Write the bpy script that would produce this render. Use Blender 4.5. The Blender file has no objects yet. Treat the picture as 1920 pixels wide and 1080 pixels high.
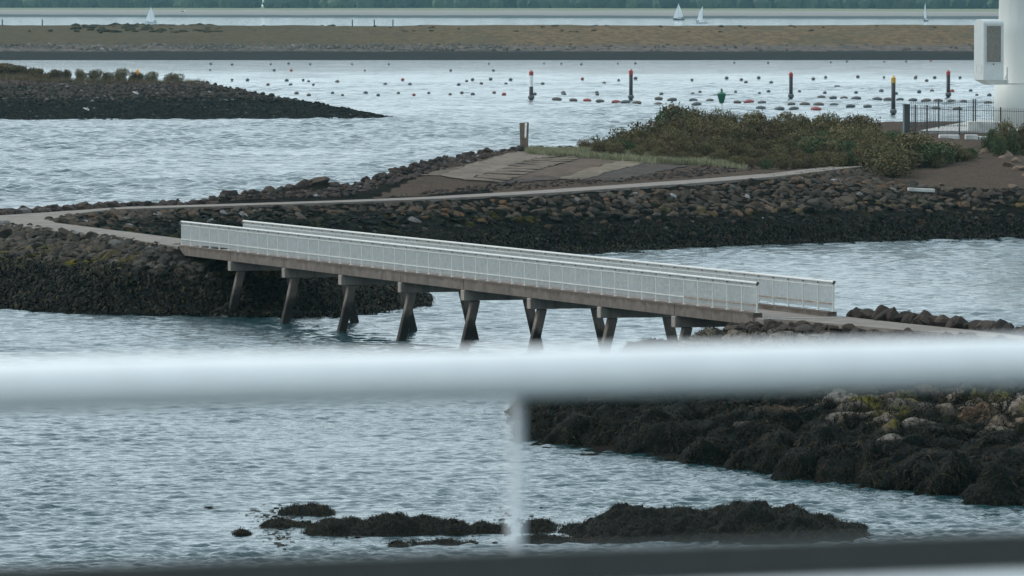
import bpy, bmesh, math, random
import numpy as np
from mathutils import Vector, Matrix, noise
from mathutils.geometry import delaunay_2d_cdt

random.seed(7)
rng = np.random.default_rng(7)
S = bpy.context.scene
COL = S.collection
R = math.radians

# ------------------------------------------------------------------ camera
F_PX, CAM_H, YH = 13000.0, 15.9, -5.0
PITCH = math.atan((540 - YH) / F_PX)
cam_d = bpy.data.cameras.new('camera')
cam_d.sensor_width = 36.0
cam_d.lens = F_PX / 1920 * 36.0
cam_d.clip_start = 0.5
cam_d.clip_end = 20000
cam_d.dof.use_dof = True
cam_d.dof.focus_distance = 290
cam_d.dof.aperture_fstop = 11.0
cam = bpy.data.objects.new('camera', cam_d)
cam.location = (0, 0, CAM_H)
cam.rotation_euler = (math.pi / 2 - PITCH, 0, 0)
COL.objects.link(cam)
S.camera = cam

# ------------------------------------------------------------------ sky, sun, exposure
SUN_EL, SUN_AZ = 42.0, -68.0          # azimuth from +Y, negative = towards -X
W = bpy.data.worlds.new('World')
S.world = W
W.use_nodes = True
wn, wl = W.node_tree.nodes, W.node_tree.links
wn.clear()
sky = wn.new('ShaderNodeTexSky')
sky.sky_type = 'NISHITA'
sky.sun_disc = False
sky.sun_elevation = R(SUN_EL)
sky.sun_rotation = R(SUN_AZ)
sky.air_density = 1.0
sky.dust_density = 4.0
sky.ozone_density = 1.5
mixw = wn.new('ShaderNodeMix')
mixw.data_type = 'RGBA'
mixw.inputs['Factor'].default_value = 0.80
wl.new(sky.outputs[0], mixw.inputs['A'])
mixw.inputs['B'].default_value = (6.1, 7.3, 7.95, 1)      # even cloud cover
bg = wn.new('ShaderNodeBackground')
bg.inputs['Strength'].default_value = 0.10
wl.new(mixw.outputs['Result'], bg.inputs['Color'])
wo = wn.new('ShaderNodeOutputWorld')
wl.new(bg.outputs[0], wo.inputs['Surface'])

sun_d = bpy.data.lights.new('sun', 'SUN')
sun_d.energy = 1.2
sun_d.angle = R(14)
sun_d.color = (1.0, 0.96, 0.9)
sun = bpy.data.objects.new('sun', sun_d)
sv = Vector((math.sin(R(SUN_AZ)) * math.cos(R(SUN_EL)), math.cos(R(SUN_AZ)) * math.cos(R(SUN_EL)), math.sin(R(SUN_EL))))
sun.rotation_euler = sv.to_track_quat('Z', 'Y').to_euler()
COL.objects.link(sun)

S.view_settings.view_transform = 'Standard'
S.view_settings.look = 'None'
S.view_settings.exposure = 0.76
S.view_settings.gamma = 1.0
S.cycles.use_denoising = True
HAZE_DENSITY = 0.000032

# ------------------------------------------------------------------ helpers
def ray(px, py):
    a, b = (px - 960) / F_PX, (540 - py) / F_PX
    c, s = math.cos(PITCH), math.sin(PITCH)
    return Vector((a, c + b * s, -s + b * c))

def Pz(px, py, z=0.0):
    r = ray(px, py)
    t = (z - CAM_H) / r.z
    return Vector((r.x * t, r.y * t, z))

def PY(px, py, Y):
    r = ray(px, py)
    t = Y / r.y
    return Vector((r.x * t, Y, CAM_H + r.z * t))

def proj(x, y, z):
    c, s = math.cos(PITCH), math.sin(PITCH)
    dz = z - CAM_H
    d = y * c - dz * s
    u = y * s + dz * c
    return 960 + F_PX * x / d, 540 - F_PX * u / d

def interp(pts, x):
    if x <= pts[0][0]:
        return pts[0][1]
    for (a, b), (c, d) in zip(pts, pts[1:]):
        if x <= c:
            return b + (d - b) * (x - a) / (c - a)
    return pts[-1][1]

def tag(o, label=None, cat=None, group=None, kind=None):
    if label: o['label'] = label
    if cat: o['category'] = cat
    if group: o['group'] = group
    if kind: o['kind'] = kind
    return o

def empty(name, loc=(0, 0, 0), rz=0.0):
    o = bpy.data.objects.new(name, None)
    o.location = loc
    o.rotation_euler = (0, 0, rz)
    COL.objects.link(o)
    return o

def link(name, me, parent=None, loc=None):
    o = bpy.data.objects.new(name, me)
    COL.objects.link(o)
    if parent is not None: o.parent = parent
    if loc is not None: o.location = loc
    return o

def mesh_np(name, V, Fc, mats=(), smooth=False, mi=None):
    V = np.asarray(V, dtype=np.float32)
    Fc = np.asarray(Fc, dtype=np.int32)
    me = bpy.data.meshes.new(name)
    k = Fc.shape[1]
    me.vertices.add(len(V)); me.vertices.foreach_set('co', V.ravel())
    me.loops.add(Fc.size); me.loops.foreach_set('vertex_index', Fc.ravel())
    me.polygons.add(len(Fc))
    me.polygons.foreach_set('loop_start', np.arange(len(Fc), dtype=np.int32) * k)
    me.polygons.foreach_set('loop_total', np.full(len(Fc), k, dtype=np.int32))
    me.polygons.foreach_set('use_smooth', np.full(len(Fc), smooth, dtype=bool))
    for m in mats: me.materials.append(m)
    if mi is not None: me.polygons.foreach_set('material_index', np.asarray(mi, dtype=np.int32))
    me.update(calc_edges=True)
    me.validate()
    return me

class MB:
    """collects simple solids and links them as one mesh object"""
    def __init__(s): s.v, s.f, s.mi = [], [], []
    def _add(s, vs, fs, m=0):
        b = len(s.v)
        s.v += [tuple(v) for v in vs]
        s.f += [tuple(i + b for i in f) for f in fs]
        s.mi += [m] * len(fs)
    def box(s, x0, x1, y0, y1, z0, z1, m=0, M=None):
        vs = [Vector(p) for p in ((x0,y0,z0),(x1,y0,z0),(x1,y1,z0),(x0,y1,z0),(x0,y0,z1),(x1,y0,z1),(x1,y1,z1),(x0,y1,z1))]
        if M is not None: vs = [M @ v for v in vs]
        s._add(vs, [(0,3,2,1),(4,5,6,7),(0,1,5,4),(1,2,6,5),(2,3,7,6),(3,0,4,7)], m)
    def hexa(s, bottom, top, m=0):
        s._add(list(bottom) + list(top), [(0,3,2,1),(4,5,6,7),(0,1,5,4),(1,2,6,5),(2,3,7,6),(3,0,4,7)], m)
    def tube(s, p, q, r0, r1=None, n=10, m=0):
        r1 = r0 if r1 is None else r1
        p, q = Vector(p), Vector(q)
        d = (q - p).normalized()
        a = d.orthogonal().normalized(); b = d.cross(a)
        vs = []
        for c, r in ((p, r0), (q, r1)):
            for i in range(n):
                t = 2 * math.pi * i / n
                vs.append(c + a * (r * math.cos(t)) + b * (r * math.sin(t)))
        fs = [(i, (i + 1) % n, n + (i + 1) % n, n + i) for i in range(n)]
        fs += [tuple(reversed(range(n))), tuple(range(n, 2 * n))]
        s._add(vs, fs, m)
    def lathe(s, prof, n=24, c=(0, 0, 0), m=0):
        vs, fs = [], []
        for r, z in prof:
            for i in range(n):
                t = 2 * math.pi * i / n
                vs.append((c[0] + r * math.cos(t), c[1] + r * math.sin(t), c[2] + z))
        k = len(prof)
        for j in range(k - 1):
            for i in range(n):
                fs.append((j*n + i, j*n + (i+1) % n, (j+1)*n + (i+1) % n, (j+1)*n + i))
        fs.append(tuple(reversed(range(n)))); fs.append(tuple(range((k-1)*n, k*n)))
        s._add(vs, fs, m)
    def prism(s, poly, h0, h1, axis='y', m=0):
        n = len(poly)
        def P(a, b, h):
            return {'y': (a, h, b), 'z': (a, b, h), 'x': (h, a, b)}[axis]
        vs = [P(a, b, h0) for a, b in poly] + [P(a, b, h1) for a, b in poly]
        fs = [tuple(range(n)), tuple(reversed(range(n, 2*n)))]
        fs += [(i, n + i, n + (i+1) % n, (i+1) % n) for i in range(n)]
        s._add(vs, fs, m)
    def build(s, name, mats, parent=None, smooth=False, bevel=0.0, loc=None):
        me = bpy.data.meshes.new(name)
        me.from_pydata(s.v, [], s.f)
        mats = mats if isinstance(mats, (list, tuple)) else [mats]
        for m in mats: me.materials.append(m)
        me.polygons.foreach_set('material_index', s.mi)
        bm = bmesh.new(); bm.from_mesh(me)
        bmesh.ops.recalc_face_normals(bm, faces=bm.faces)
        if bevel:
            bmesh.ops.bevel(bm, geom=bm.edges[:], offset=bevel, segments=1, affect='EDGES')
        bm.to_mesh(me); bm.free()
        if smooth: me.shade_smooth() if hasattr(me, 'shade_smooth') else None
        return link(name, me, parent, loc)

# ------------------------------------------------------------------ materials
class NT:
    def __init__(s, name):
        s.m = bpy.data.materials.new(name); s.m.use_nodes = True
        s.n, s.l = s.m.node_tree.nodes, s.m.node_tree.links
        s.n.clear()
        s.out = s.n.new('ShaderNodeOutputMaterial')
        s.b = s.n.new('ShaderNodeBsdfPrincipled')
        s.l.new(s.b.outputs[0], s.out.inputs['Surface'])
    def node(s, t, **kw):
        n = s.n.new(t)
        for k, v in kw.items(): setattr(n, k, v)
        return n
    def put(s, sock, v):
        if isinstance(v, bpy.types.NodeSocket): s.l.new(v, sock)
        elif isinstance(v, (tuple, list)):
            sock.default_value = tuple(v) + ((1,) if len(v) == 3 and sock.type == 'RGBA' else ())
        else: sock.default_value = v
    def mix(s, f, a, b, blend='MIX'):
        n = s.node('ShaderNodeMix', data_type='RGBA', blend_type=blend)
        s.put(n.inputs['Factor'], f); s.put(n.inputs['A'], a); s.put(n.inputs['B'], b)
        return n.outputs['Result']
    def math(s, op, a, b=0.0, c=0.0):
        n = s.node('ShaderNodeMath', operation=op)
        s.put(n.inputs[0], a); s.put(n.inputs[1], b); s.put(n.inputs[2], c)
        return n.outputs[0]
    def noise(s, scale, detail=4, rough=0.55, vec=None, dist=0.0, out='Fac'):
        n = s.node('ShaderNodeTexNoise')
        n.inputs['Scale'].default_value = scale; n.inputs['Detail'].default_value = detail
        n.inputs['Roughness'].default_value = rough; n.inputs['Distortion'].default_value = dist
        if vec is not None: s.l.new(vec, n.inputs['Vector'])
        return n.outputs[out]
    def step(s, v, a, b, c=0.0, d=1.0):
        n = s.node('ShaderNodeMapRange', interpolation_type='SMOOTHSTEP')
        s.put(n.inputs['Value'], v)
        n.inputs['From Min'].default_value = a; n.inputs['From Max'].default_value = b
        n.inputs['To Min'].default_value = c; n.inputs['To Max'].default_value = d
        return n.outputs[0]
    def pos(s):
        return s.node('ShaderNodeNewGeometry').outputs['Position']
    def posz(s):
        x = s.node('ShaderNodeSeparateXYZ'); s.l.new(s.pos(), x.inputs[0])
        return x.outputs['Z'], x.outputs['X'], x.outputs['Y']
    def objco(s):
        return s.node('ShaderNodeTexCoord').outputs['Object']
    def map(s, vec, scale=(1, 1, 1), rot=(0, 0, 0)):
        n = s.node('ShaderNodeMapping')
        s.l.new(vec, n.inputs['Vector']); n.inputs['Scale'].default_value = scale; n.inputs['Rotation'].default_value = rot
        return n.outputs[0]
    def rand(s):
        a = s.node('ShaderNodeNewGeometry').outputs['Random Per Island']
        b = s.node('ShaderNodeObjectInfo').outputs['Random']
        return s.math('FRACT', s.math('ADD', a, b))
    def bump(s, h, dist=0.02, strength=1.0, normal=None):
        n = s.node('ShaderNodeBump')
        n.inputs['Distance'].default_value = dist; s.put(n.inputs['Strength'], strength)
        s.l.new(h, n.inputs['Height'])
        if normal is not None: s.l.new(normal, n.inputs['Normal'])
        s.l.new(n.outputs[0], s.b.inputs['Normal'])
        return n.outputs[0]
    def done(s, color=None, rough=0.8, metal=0.0, spec=None):
        if color is not None: s.put(s.b.inputs['Base Color'], color)
        s.put(s.b.inputs['Roughness'], rough); s.put(s.b.inputs['Metallic'], metal)
        if spec is not None: s.b.inputs['Specular IOR Level'].default_value = spec
        return s.m
    def ramp(s, fac, stops):
        n = s.node('ShaderNodeValToRGB')
        e = n.color_ramp.elements
        e[0].position, e[0].color = stops[0][0], tuple(stops[0][1]) + (1,)
        e[1].position, e[1].color = stops[-1][0], tuple(stops[-1][1]) + (1,)
        for p, c in stops[1:-1]:
            k = e.new(p); k.color = tuple(c) + (1,)
        s.l.new(fac, n.inputs[0])
        return n.outputs[0]

def plain(name, col, rough=0.7, metal=0.0, nscale=6.0, var=0.25, bump=0.0, spec=None):
    t = NT(name)
    n = t.noise(nscale, 5, 0.6, t.objco())
    c = t.mix(t.step(n, 0.3, 0.7), [x * (1 - var) for x in col], [min(1, x * (1 + var)) for x in col])
    if bump: t.bump(t.noise(nscale * 4, 4, 0.6, t.objco()), bump)
    return t.done(c, rough, metal, spec)

# water: opaque dark teal body, sky reflected; the waves are geometry, the finest ripples a bump
def water_mat():
    t = NT('sea_water')
    p = t.pos()
    mid = t.noise(0.09, 3, 0.55, t.map(p, (1, 0.4, 1)))
    amp = t.step(mid, 0.3, 0.7, 0.35, 1.0)
    w1 = t.noise(2.6, 3, 0.6, t.map(p, (0.8, 1.2, 1), (0, 0, -0.35)), 0.5)
    w3 = t.noise(0.9, 2, 0.5, t.map(p, (0.7, 1.3, 1)))
    w2 = t.noise(6.5, 2, 0.6, t.map(p, (0.8, 1.2, 1), (0, 0, 0.3)), 0.4)
    h = t.math('ADD', t.math('MULTIPLY', w1, 0.07), t.math('ADD', t.math('MULTIPLY', w3, 0.08), t.math('MULTIPLY', w2, 0.025)))
    t.bump(t.math('MULTIPLY', h, amp), 1.0, 1.0)
    t.b.inputs['IOR'].default_value = 1.333
    return t.done((0.015, 0.043, 0.05), 0.05)

# riprap stone: brown grey above the tide line, algae on it, dark weed below
def stone_mat(name, dry, weed_z=1.9, algae=0.5, slant=False, weed=(0.006, 0.0075, 0.0062), bump=0.03, light=0.25):
    t = NT(name)
    z, x, y = t.posz()
    r = t.rand()
    p = t.pos()
    n1 = t.noise(0.6, 3, 0.6, p)
    n2 = t.noise(9, 4, 0.65, p)
    dr = t.ramp(r, [(0.0, [c * 0.55 for c in dry]), (0.35, dry), (0.6, (dry[0] * 1.1, dry[1] * 0.92, dry[2] * 0.8)),
                    (0.8, [c * 1.45 for c in dry]), (0.92, (0.13 if 'red' in name else 0.09, 0.07, 0.035 if 'red' in name else 0.055)), (0.975, [c * 1.3 for c in dry]), (1.0, [light] * 3)])
    dr = t.mix(t.step(n2, 0.35, 0.7), t.mix(0.5, dr, (0.03, 0.03, 0.03), 'MIX'), dr)
    we = t.mix(t.step(n2, 0.45, 0.75), weed, [c * 2.6 for c in weed])
    we = t.mix(t.step(r, 0.95 if 'boulder' in name else 0.78, 1.0, 0, 0.2 if 'boulder' in name else 0.5), we, dr)
    zz = t.math('ADD', z, t.math('MULTIPLY', t.math('SUBTRACT', n1, 0.5), 1.6))
    zz = t.math('ADD', zz, t.math('MULTIPLY', t.math('SUBTRACT', r, 0.5), 0.7))
    if slant: zz = t.math('SUBTRACT', zz, t.step(x, -14, 16, 0.95, 0.0))      # weed climbs higher in the sheltered corner
    fw = t.step(zz, weed_z - 0.15, weed_z + 0.35)
    c = t.mix(fw, we, dr)
    # yellow green algae round the tide line
    band = t.math('MULTIPLY', t.step(z, weed_z - 0.35, weed_z + 0.1), t.step(z, weed_z + 0.45, weed_z + 1.0, 1, 0))
    patch = t.step(t.noise(0.45, 4, 0.6, p), 0.52, 0.66)
    c = t.mix(t.math('MULTIPLY', t.math('MULTIPLY', band, patch), algae), c, (0.085, 0.075, 0.012))
    t.bump(t.math('ADD', t.noise(14, 5, 0.7, p), t.noise(3.5, 3, 0.6, p)), bump)
    return t.done(c, t.mix(fw, (0.6,) * 3, (0.92,) * 3), 0, 0.02)

def concrete_mat(name, base, weed_z=None, streak=True, grime=None):
    t = NT(name)
    o, p = t.objco(), t.pos()
    n = t.noise(1.1, 5, 0.6, o)
    c = t.mix(t.step(n, 0.3, 0.7), [b * 0.72 for b in base], [b * 1.2 for b in base])
    if streak:
        s_ = t.noise(1.0, 4, 0.6, t.map(o, (2.2, 2.2, 0.25)))
        c = t.mix(t.step(s_, 0.5, 0.72, 0, 0.65), c, [b * 0.42 for b in (base[0], base[1] * 0.92, base[2] * 0.85)])
        s2 = t.noise(0.8, 3, 0.6, t.map(o, (1.1, 1.1, 0.1)))
        c = t.mix(t.step(s2, 0.56, 0.74, 0, 0.5), c, [min(1, b * 1.7) for b in base])
    if grime is not None:       # dirt washed down from the deck edge
        z, x, y = t.posz()
        gz = t.math('ADD', z, t.math('MULTIPLY', t.math('SUBTRACT', t.noise(1.6, 4, 0.65, t.map(o, (1, 1, 0.3))), 0.5), 0.7))
        c = t.mix(t.step(gz, grime - 0.12, grime + 0.02, 0, 0.8), c, (0.05, 0.036, 0.026))
        rs = t.step(t.noise(1.3, 3, 0.7, t.map(o, (1.6, 1.6, 0.05))), 0.62, 0.72, 0, 0.55)
        c = t.mix(rs, c, (0.085, 0.05, 0.03))
    if weed_z is not None:
        z, x, y = t.posz()
        zz = t.math('ADD', z, t.math('MULTIPLY', t.math('SUBTRACT', t.noise(3, 4, 0.6, p), 0.5), 1.0))
        c = t.mix(t.step(zz, weed_z - 0.4, weed_z + 0.3), (0.013, 0.0125, 0.0095), c)
    t.bump(t.noise(25, 4, 0.7, o), 0.006)
    return t.done(c, 0.85, 0, 0.3)

M = {}
M['water'] = water_mat()
M['stone'] = stone_mat('riprap_stone', (0.056, 0.052, 0.043), algae=0.9)
M['stone_far'] = stone_mat('red_brown_riprap', (0.066, 0.057, 0.046), weed_z=1.75, algae=0.4, slant=True, light=0.3)
M['stone_brk'] = stone_mat('brown_breakwater_stone', (0.05, 0.041, 0.036), weed_z=1.6, algae=0.7)
M['boulder'] = stone_mat('weed_covered_boulder', (0.17, 0.155, 0.135), weed_z=1.8, algae=0.95, bump=0.05)
M['stone_isle'] = stone_mat('isle_stone', (0.055, 0.045, 0.04), weed_z=2.4, algae=0.1)
M['rubble_pale'] = stone_mat('pale_dike_rubble', (0.12, 0.112, 0.1), weed_z=0.6, algae=0.0, light=0.3)
M['concrete'] = concrete_mat('stained_concrete', (0.112, 0.095, 0.081), grime=3.14)
M['pile'] = concrete_mat('pile_concrete', (0.13, 0.11, 0.095), weed_z=1.35)
M['cap'] = concrete_mat('cap_concrete', (0.22, 0.198, 0.175), streak=True)
M['deck'] = concrete_mat('deck_concrete', (0.16, 0.14, 0.125), streak=False)
M['path'] = concrete_mat('path_concrete', (0.148, 0.13, 0.112), streak=False)
M['pale_concrete'] = concrete_mat('pale_concrete', (0.42, 0.42, 0.4), streak=False)

def rail_white():
    t = NT('galvanised_white_paint')
    n = t.noise(5, 5, 0.65, t.objco())
    c = t.mix(t.step(n, 0.35, 0.75), (0.49, 0.505, 0.487), (0.38, 0.39, 0.372))
    rust = t.step(t.noise(3.2, 5, 0.7, t.objco()), 0.68, 0.76, 0, 0.5)
    c = t.mix(rust, c, (0.16, 0.09, 0.05))
    return t.done(c, 0.5, 0.0)
M['rail'] = rail_white()
def rust_mat():
    t = NT('rusty_painted_steel')
    n = t.noise(7, 5, 0.7, t.objco())
    c = t.mix(t.step(n, 0.4, 0.6), (0.11, 0.055, 0.025), (0.3, 0.26, 0.22))
    return t.done(c, 0.8)
M['rust'] = rust_mat()
M['dark_steel'] = plain('dark_steel', (0.035, 0.04, 0.042), 0.6)
M['green_black'] = plain('dark_green_coating', (0.015, 0.03, 0.03), 0.5)
def tower_paint():
    t = NT('white_tower_paint')
    o = t.objco()
    c = t.mix(t.noise(0.5, 4, 0.6, o), (0.42, 0.445, 0.425), (0.47, 0.495, 0.475))
    c = t.mix(t.step(t.noise(0.9, 4, 0.65, t.map(o, (2, 2, 0.08))), 0.5, 0.75, 0, 0.35), c, (0.3, 0.31, 0.29))
    return t.done(c, 0.5)
M['turbine'] = tower_paint()
M['box_paint'] = plain('box_paint', (0.47, 0.5, 0.49), 0.45, nscale=0.7, var=0.05)
M['box_side'] = plain('box_side_paint', (0.42, 0.45, 0.435), 0.5, nscale=0.7, var=0.06)
M['vent'] = plain('vent_grey', (0.17, 0.16, 0.14), 0.7)
M['near_white'] = plain('white_rail_paint', (0.82, 0.82, 0.81), 0.35, nscale=20, var=0.03)
M['near_post'] = plain('grey_post_paint', (0.5, 0.545, 0.57), 0.5, nscale=20, var=0.03)
M['near_shade'] = plain('shade_dark_bar', (0.034, 0.038, 0.034), 0.7, nscale=20, var=0.1)  # shade of the band under the rail, put into the base colour
M['red'] = plain('red_paint', (0.3, 0.035, 0.027), 0.5)
M['yellow'] = plain('yellow_paint', (0.5, 0.29, 0.03), 0.5)
M['white'] = plain('white_paint', (0.75, 0.76, 0.76), 0.5)
M['black_pile'] = plain('tarred_pile', (0.02, 0.02, 0.022), 0.7)
M['green'] = plain('green_paint', (0.008, 0.10, 0.05), 0.5)
M['buoy_dark'] = plain('buoy_dark', (0.075, 0.083, 0.087), 0.6)
M['buoy_brown'] = plain('buoy_brown', (0.115, 0.095, 0.082), 0.7)
M['buoy_red'] = plain('buoy_red', (0.27, 0.06, 0.05), 0.6)
M['wood'] = plain('weathered_wood', (0.13, 0.095, 0.07), 0.85, nscale=3)
M['sail'] = plain('sailcloth', (0.85, 0.86, 0.86), 0.8, nscale=0.3, var=0.03)
M['hull'] = plain('boat_hull', (0.55, 0.6, 0.62), 0.4, nscale=0.5, var=0.05)
M['hull_dark'] = plain('dark_boat_hull', (0.06, 0.08, 0.1), 0.4)
M['orange'] = plain('orange_cloth', (0.75, 0.32, 0.03), 0.8)
M['gull'] = plain('gull_feather', (0.8, 0.8, 0.78), 0.8)
M['gull_grey'] = plain('gull_grey', (0.25, 0.26, 0.28), 0.8)

def terrain_mat():
    """soil and weed; 'zone' 0 = wet dark foot, 1 = dry brown hill"""
    t = NT('island_soil')
    p = t.pos()
    a = t.node('ShaderNodeAttribute', attribute_name='zone').outputs['Fac']
    n = t.noise(0.7, 5, 0.65, p)
    n2 = t.noise(5, 5, 0.7, p)
    wet = t.mix(t.step(n, 0.4, 0.65), (0.007, 0.0078, 0.0065), (0.015, 0.0135, 0.011))
    wet = t.mix(t.step(t.noise(0.35, 4, 0.6, p), 0.6, 0.72, 0, 0.5), wet, (0.04, 0.043, 0.014))
    dry = t.mix(t.step(n2, 0.3, 0.7), (0.048, 0.036, 0.029), (0.092, 0.072, 0.057))
    dry = t.mix(t.step(n, 0.5, 0.7, 0, 0.5), dry, (0.055, 0.045, 0.036))
    f = t.step(t.math('ADD', a, t.math('MULTIPLY', t.math('SUBTRACT', n, 0.5), 0.7)), 0.35, 0.65)
    t.bump(t.math('ADD', n2, t.noise(18, 4, 0.7, p)), 0.06)
    return t.done(t.mix(f, wet, dry), 0.95, 0, 0.01)
M['soil'] = terrain_mat()

def gravel(name, a, b, scale=9.0, lower=None, lz=(3.5, 4.0)):
    t = NT(name)
    p = t.pos()
    n = t.noise(scale, 5, 0.75, p)
    c = t.mix(t.step(n, 0.35, 0.68), a, b)
    c = t.mix(t.step(t.noise(0.8, 4, 0.6, p), 0.45, 0.7, 0, 0.45), c, [x * 0.6 for x in a])
    c = t.mix(t.step(t.noise(0.33, 5, 0.7, p), 0.42, 0.62, 0.0, 0.5), c, (0.068, 0.056, 0.046))
    if lower is not None:
        z, x, y = t.posz()
        zz = t.math('ADD', z, t.math('MULTIPLY', t.math('SUBTRACT', t.noise(0.9, 4, 0.65, p), 0.5), 0.9))
        c = t.mix(t.step(zz, lz[0], lz[1]), lower, c)
    t.bump(n, 0.04)
    return t.done(c, 0.95, 0, 0.08)
WETC = (0.035, 0.028, 0.024)
M['gravel_a'] = gravel('brown_gravel', (0.075, 0.06, 0.047), (0.14, 0.118, 0.094), 9, WETC)
M['gravel_b'] = gravel('grey_slab', (0.135, 0.114, 0.092), (0.185, 0.158, 0.13), 5, WETC, (3.7, 4.15))
M['gravel_c'] = gravel('red_brown_gravel', (0.07, 0.05, 0.039), (0.14, 0.104, 0.08), 10, (0.03, 0.03, 0.032), (3.7, 4.2))
M['gravel_d'] = gravel('pale_sandy_gravel', (0.14, 0.118, 0.088), (0.2, 0.17, 0.13), 11, (0.07, 0.06, 0.05), (3.75, 4.1))
M['gravel_e'] = gravel('dark_gravel', (0.03, 0.028, 0.028), (0.085, 0.07, 0.06), 9)
M['mound'] = gravel('brown_mound_soil', (0.085, 0.065, 0.05), (0.15, 0.12, 0.095), 4)
M['plank'] = gravel('weathered_step', (0.112, 0.09, 0.07), (0.158, 0.129, 0.1), 6, (0.04, 0.03, 0.026), (3.6, 4.1))
M['plank_gap'] = gravel('step_gap', (0.088, 0.07, 0.055), (0.122, 0.099, 0.078), 6, (0.028, 0.023, 0.02), (3.6, 4.1))

def weed_mat():
    t = NT('seaweed_fronds')
    r = t.rand()
    c = t.ramp(r, [(0, (0.003, 0.0045, 0.004)), (0.45, (0.0075, 0.0085, 0.006)), (0.75, (0.02, 0.0175, 0.0115)), (0.93, (0.045, 0.035, 0.023)), (1, (0.04, 0.042, 0.013))])
    return t.done(c, 0.6, 0, 0.03)
M['weed'] = weed_mat()

def leaf_mat(name, stops):
    t = NT(name)
    a = t.node('ShaderNodeNewGeometry').outputs['Random Per Island']
    b = t.node('ShaderNodeObjectInfo').outputs['Random']
    c = t.ramp(a, stops)
    hsv = t.node('ShaderNodeHueSaturation')
    t.put(hsv.inputs['Value'], t.math('ADD', 0.8, t.math('MULTIPLY', b, 0.4)))
    hsv.inputs['Hue'].default_value = 0.5
    t.l.new(c, hsv.inputs['Color'])
    return t.done(hsv.outputs[0], 0.8, 0, 0.08)
M['leaf_olive'] = leaf_mat('olive_leaves', [(0, (0.06, 0.06, 0.028)), (0.5, (0.11, 0.1, 0.048)), (0.85, (0.16, 0.13, 0.068)), (1, (0.22, 0.165, 0.095))])
M['leaf_green'] = leaf_mat('dark_green_leaves', [(0, (0.03, 0.05, 0.026)), (0.6, (0.055, 0.08, 0.037)), (1, (0.11, 0.12, 0.055))])
M['leaf_brown'] = leaf_mat('brown_leaves', [(0, (0.055, 0.047, 0.026)), (0.5, (0.1, 0.084, 0.043)), (0.88, (0.14, 0.1, 0.055)), (1, (0.17, 0.105, 0.07))])
M['leaf_pale'] = leaf_mat('pale_shore_grass', [(0, (0.11, 0.115, 0.06)), (0.5, (0.19, 0.19, 0.11)), (1, (0.30, 0.29, 0.2))])
M['leaf_dry'] = leaf_mat('dry_grass', [(0, (0.06, 0.05, 0.025)), (0.5, (0.10, 0.082, 0.04)), (1, (0.16, 0.12, 0.07))])
M['twig'] = plain('twig', (0.06, 0.045, 0.035), 0.9)

def spit_mat():
    t = NT('dike_grass')
    z, x, y = t.posz()
    p = t.pos()
    n = t.noise(0.06, 5, 0.65, t.map(p, (1, 0.25, 1)))
    n2 = t.noise(0.45, 5, 0.75, t.map(p, (1, 0.25, 2)))
    g = t.mix(t.step(n2, 0.38, 0.62), (0.06, 0.039, 0.018), (0.125, 0.083, 0.041))
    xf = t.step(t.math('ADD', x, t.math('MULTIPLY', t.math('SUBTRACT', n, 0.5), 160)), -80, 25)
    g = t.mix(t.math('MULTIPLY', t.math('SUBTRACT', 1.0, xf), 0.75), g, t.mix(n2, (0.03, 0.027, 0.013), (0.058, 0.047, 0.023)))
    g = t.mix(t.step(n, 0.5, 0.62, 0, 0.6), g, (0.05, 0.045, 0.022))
    rub = t.mix(t.step(n2, 0.4, 0.7), (0.05, 0.042, 0.036), (0.13, 0.105, 0.085))
    zz = t.math('ADD', z, t.math('MULTIPLY', t.math('SUBTRACT', n2, 0.5), 0.9))
    c = t.mix(t.step(zz, 2.6, 3.2), rub, g)
    wet = t.mix(n2, (0.005, 0.006, 0.0055), (0.012, 0.011, 0.0095))
    c = t.mix(t.step(zz, 1.5, 1.9), wet, c)
    t.bump(n2, 0.25)
    return t.done(c, 0.95, 0, 0.05)
M['spit'] = spit_mat()
M['scrub'] = plain('dike_scrub', (0.034, 0.03, 0.016), 0.95, nscale=1.0, spec=0.05)

def shore_mat():
    t = NT('far_dike')
    z, x, y = t.posz()
    p = t.pos()
    n = t.noise(0.02, 4, 0.6, t.map(p, (1, 0.3, 1)))
    zz = t.math('ADD', z, t.math('MULTIPLY', t.math('SUBTRACT', n, 0.5), 1.4))
    c = t.ramp(t.math('DIVIDE', zz, 9.0), [(0.0, (0.03, 0.04, 0.04)), (0.2, (0.03, 0.04, 0.04)), (0.24, (0.16, 0.15, 0.14)), (0.5, (0.19, 0.175, 0.16)), (0.56, (0.24, 0.21, 0.18)), (0.62, (0.13, 0.14, 0.085)), (1.0, (0.12, 0.15, 0.08))])
    return t.done(c, 0.95, 0, 0.2)
M['shore'] = shore_mat()
M['wood_far'] = leaf_mat('far_tree_leaves', [(0, (0.012, 0.026, 0.015)), (0.6, (0.04, 0.06, 0.035)), (1, (0.08, 0.11, 0.06))])

# ------------------------------------------------------------------ terrain from breaklines
def fbm(x, y, s, o=3):
    return noise.fractal(Vector((x * s, y * s, 0.37)), 1.0, 2.1, o)

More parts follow.
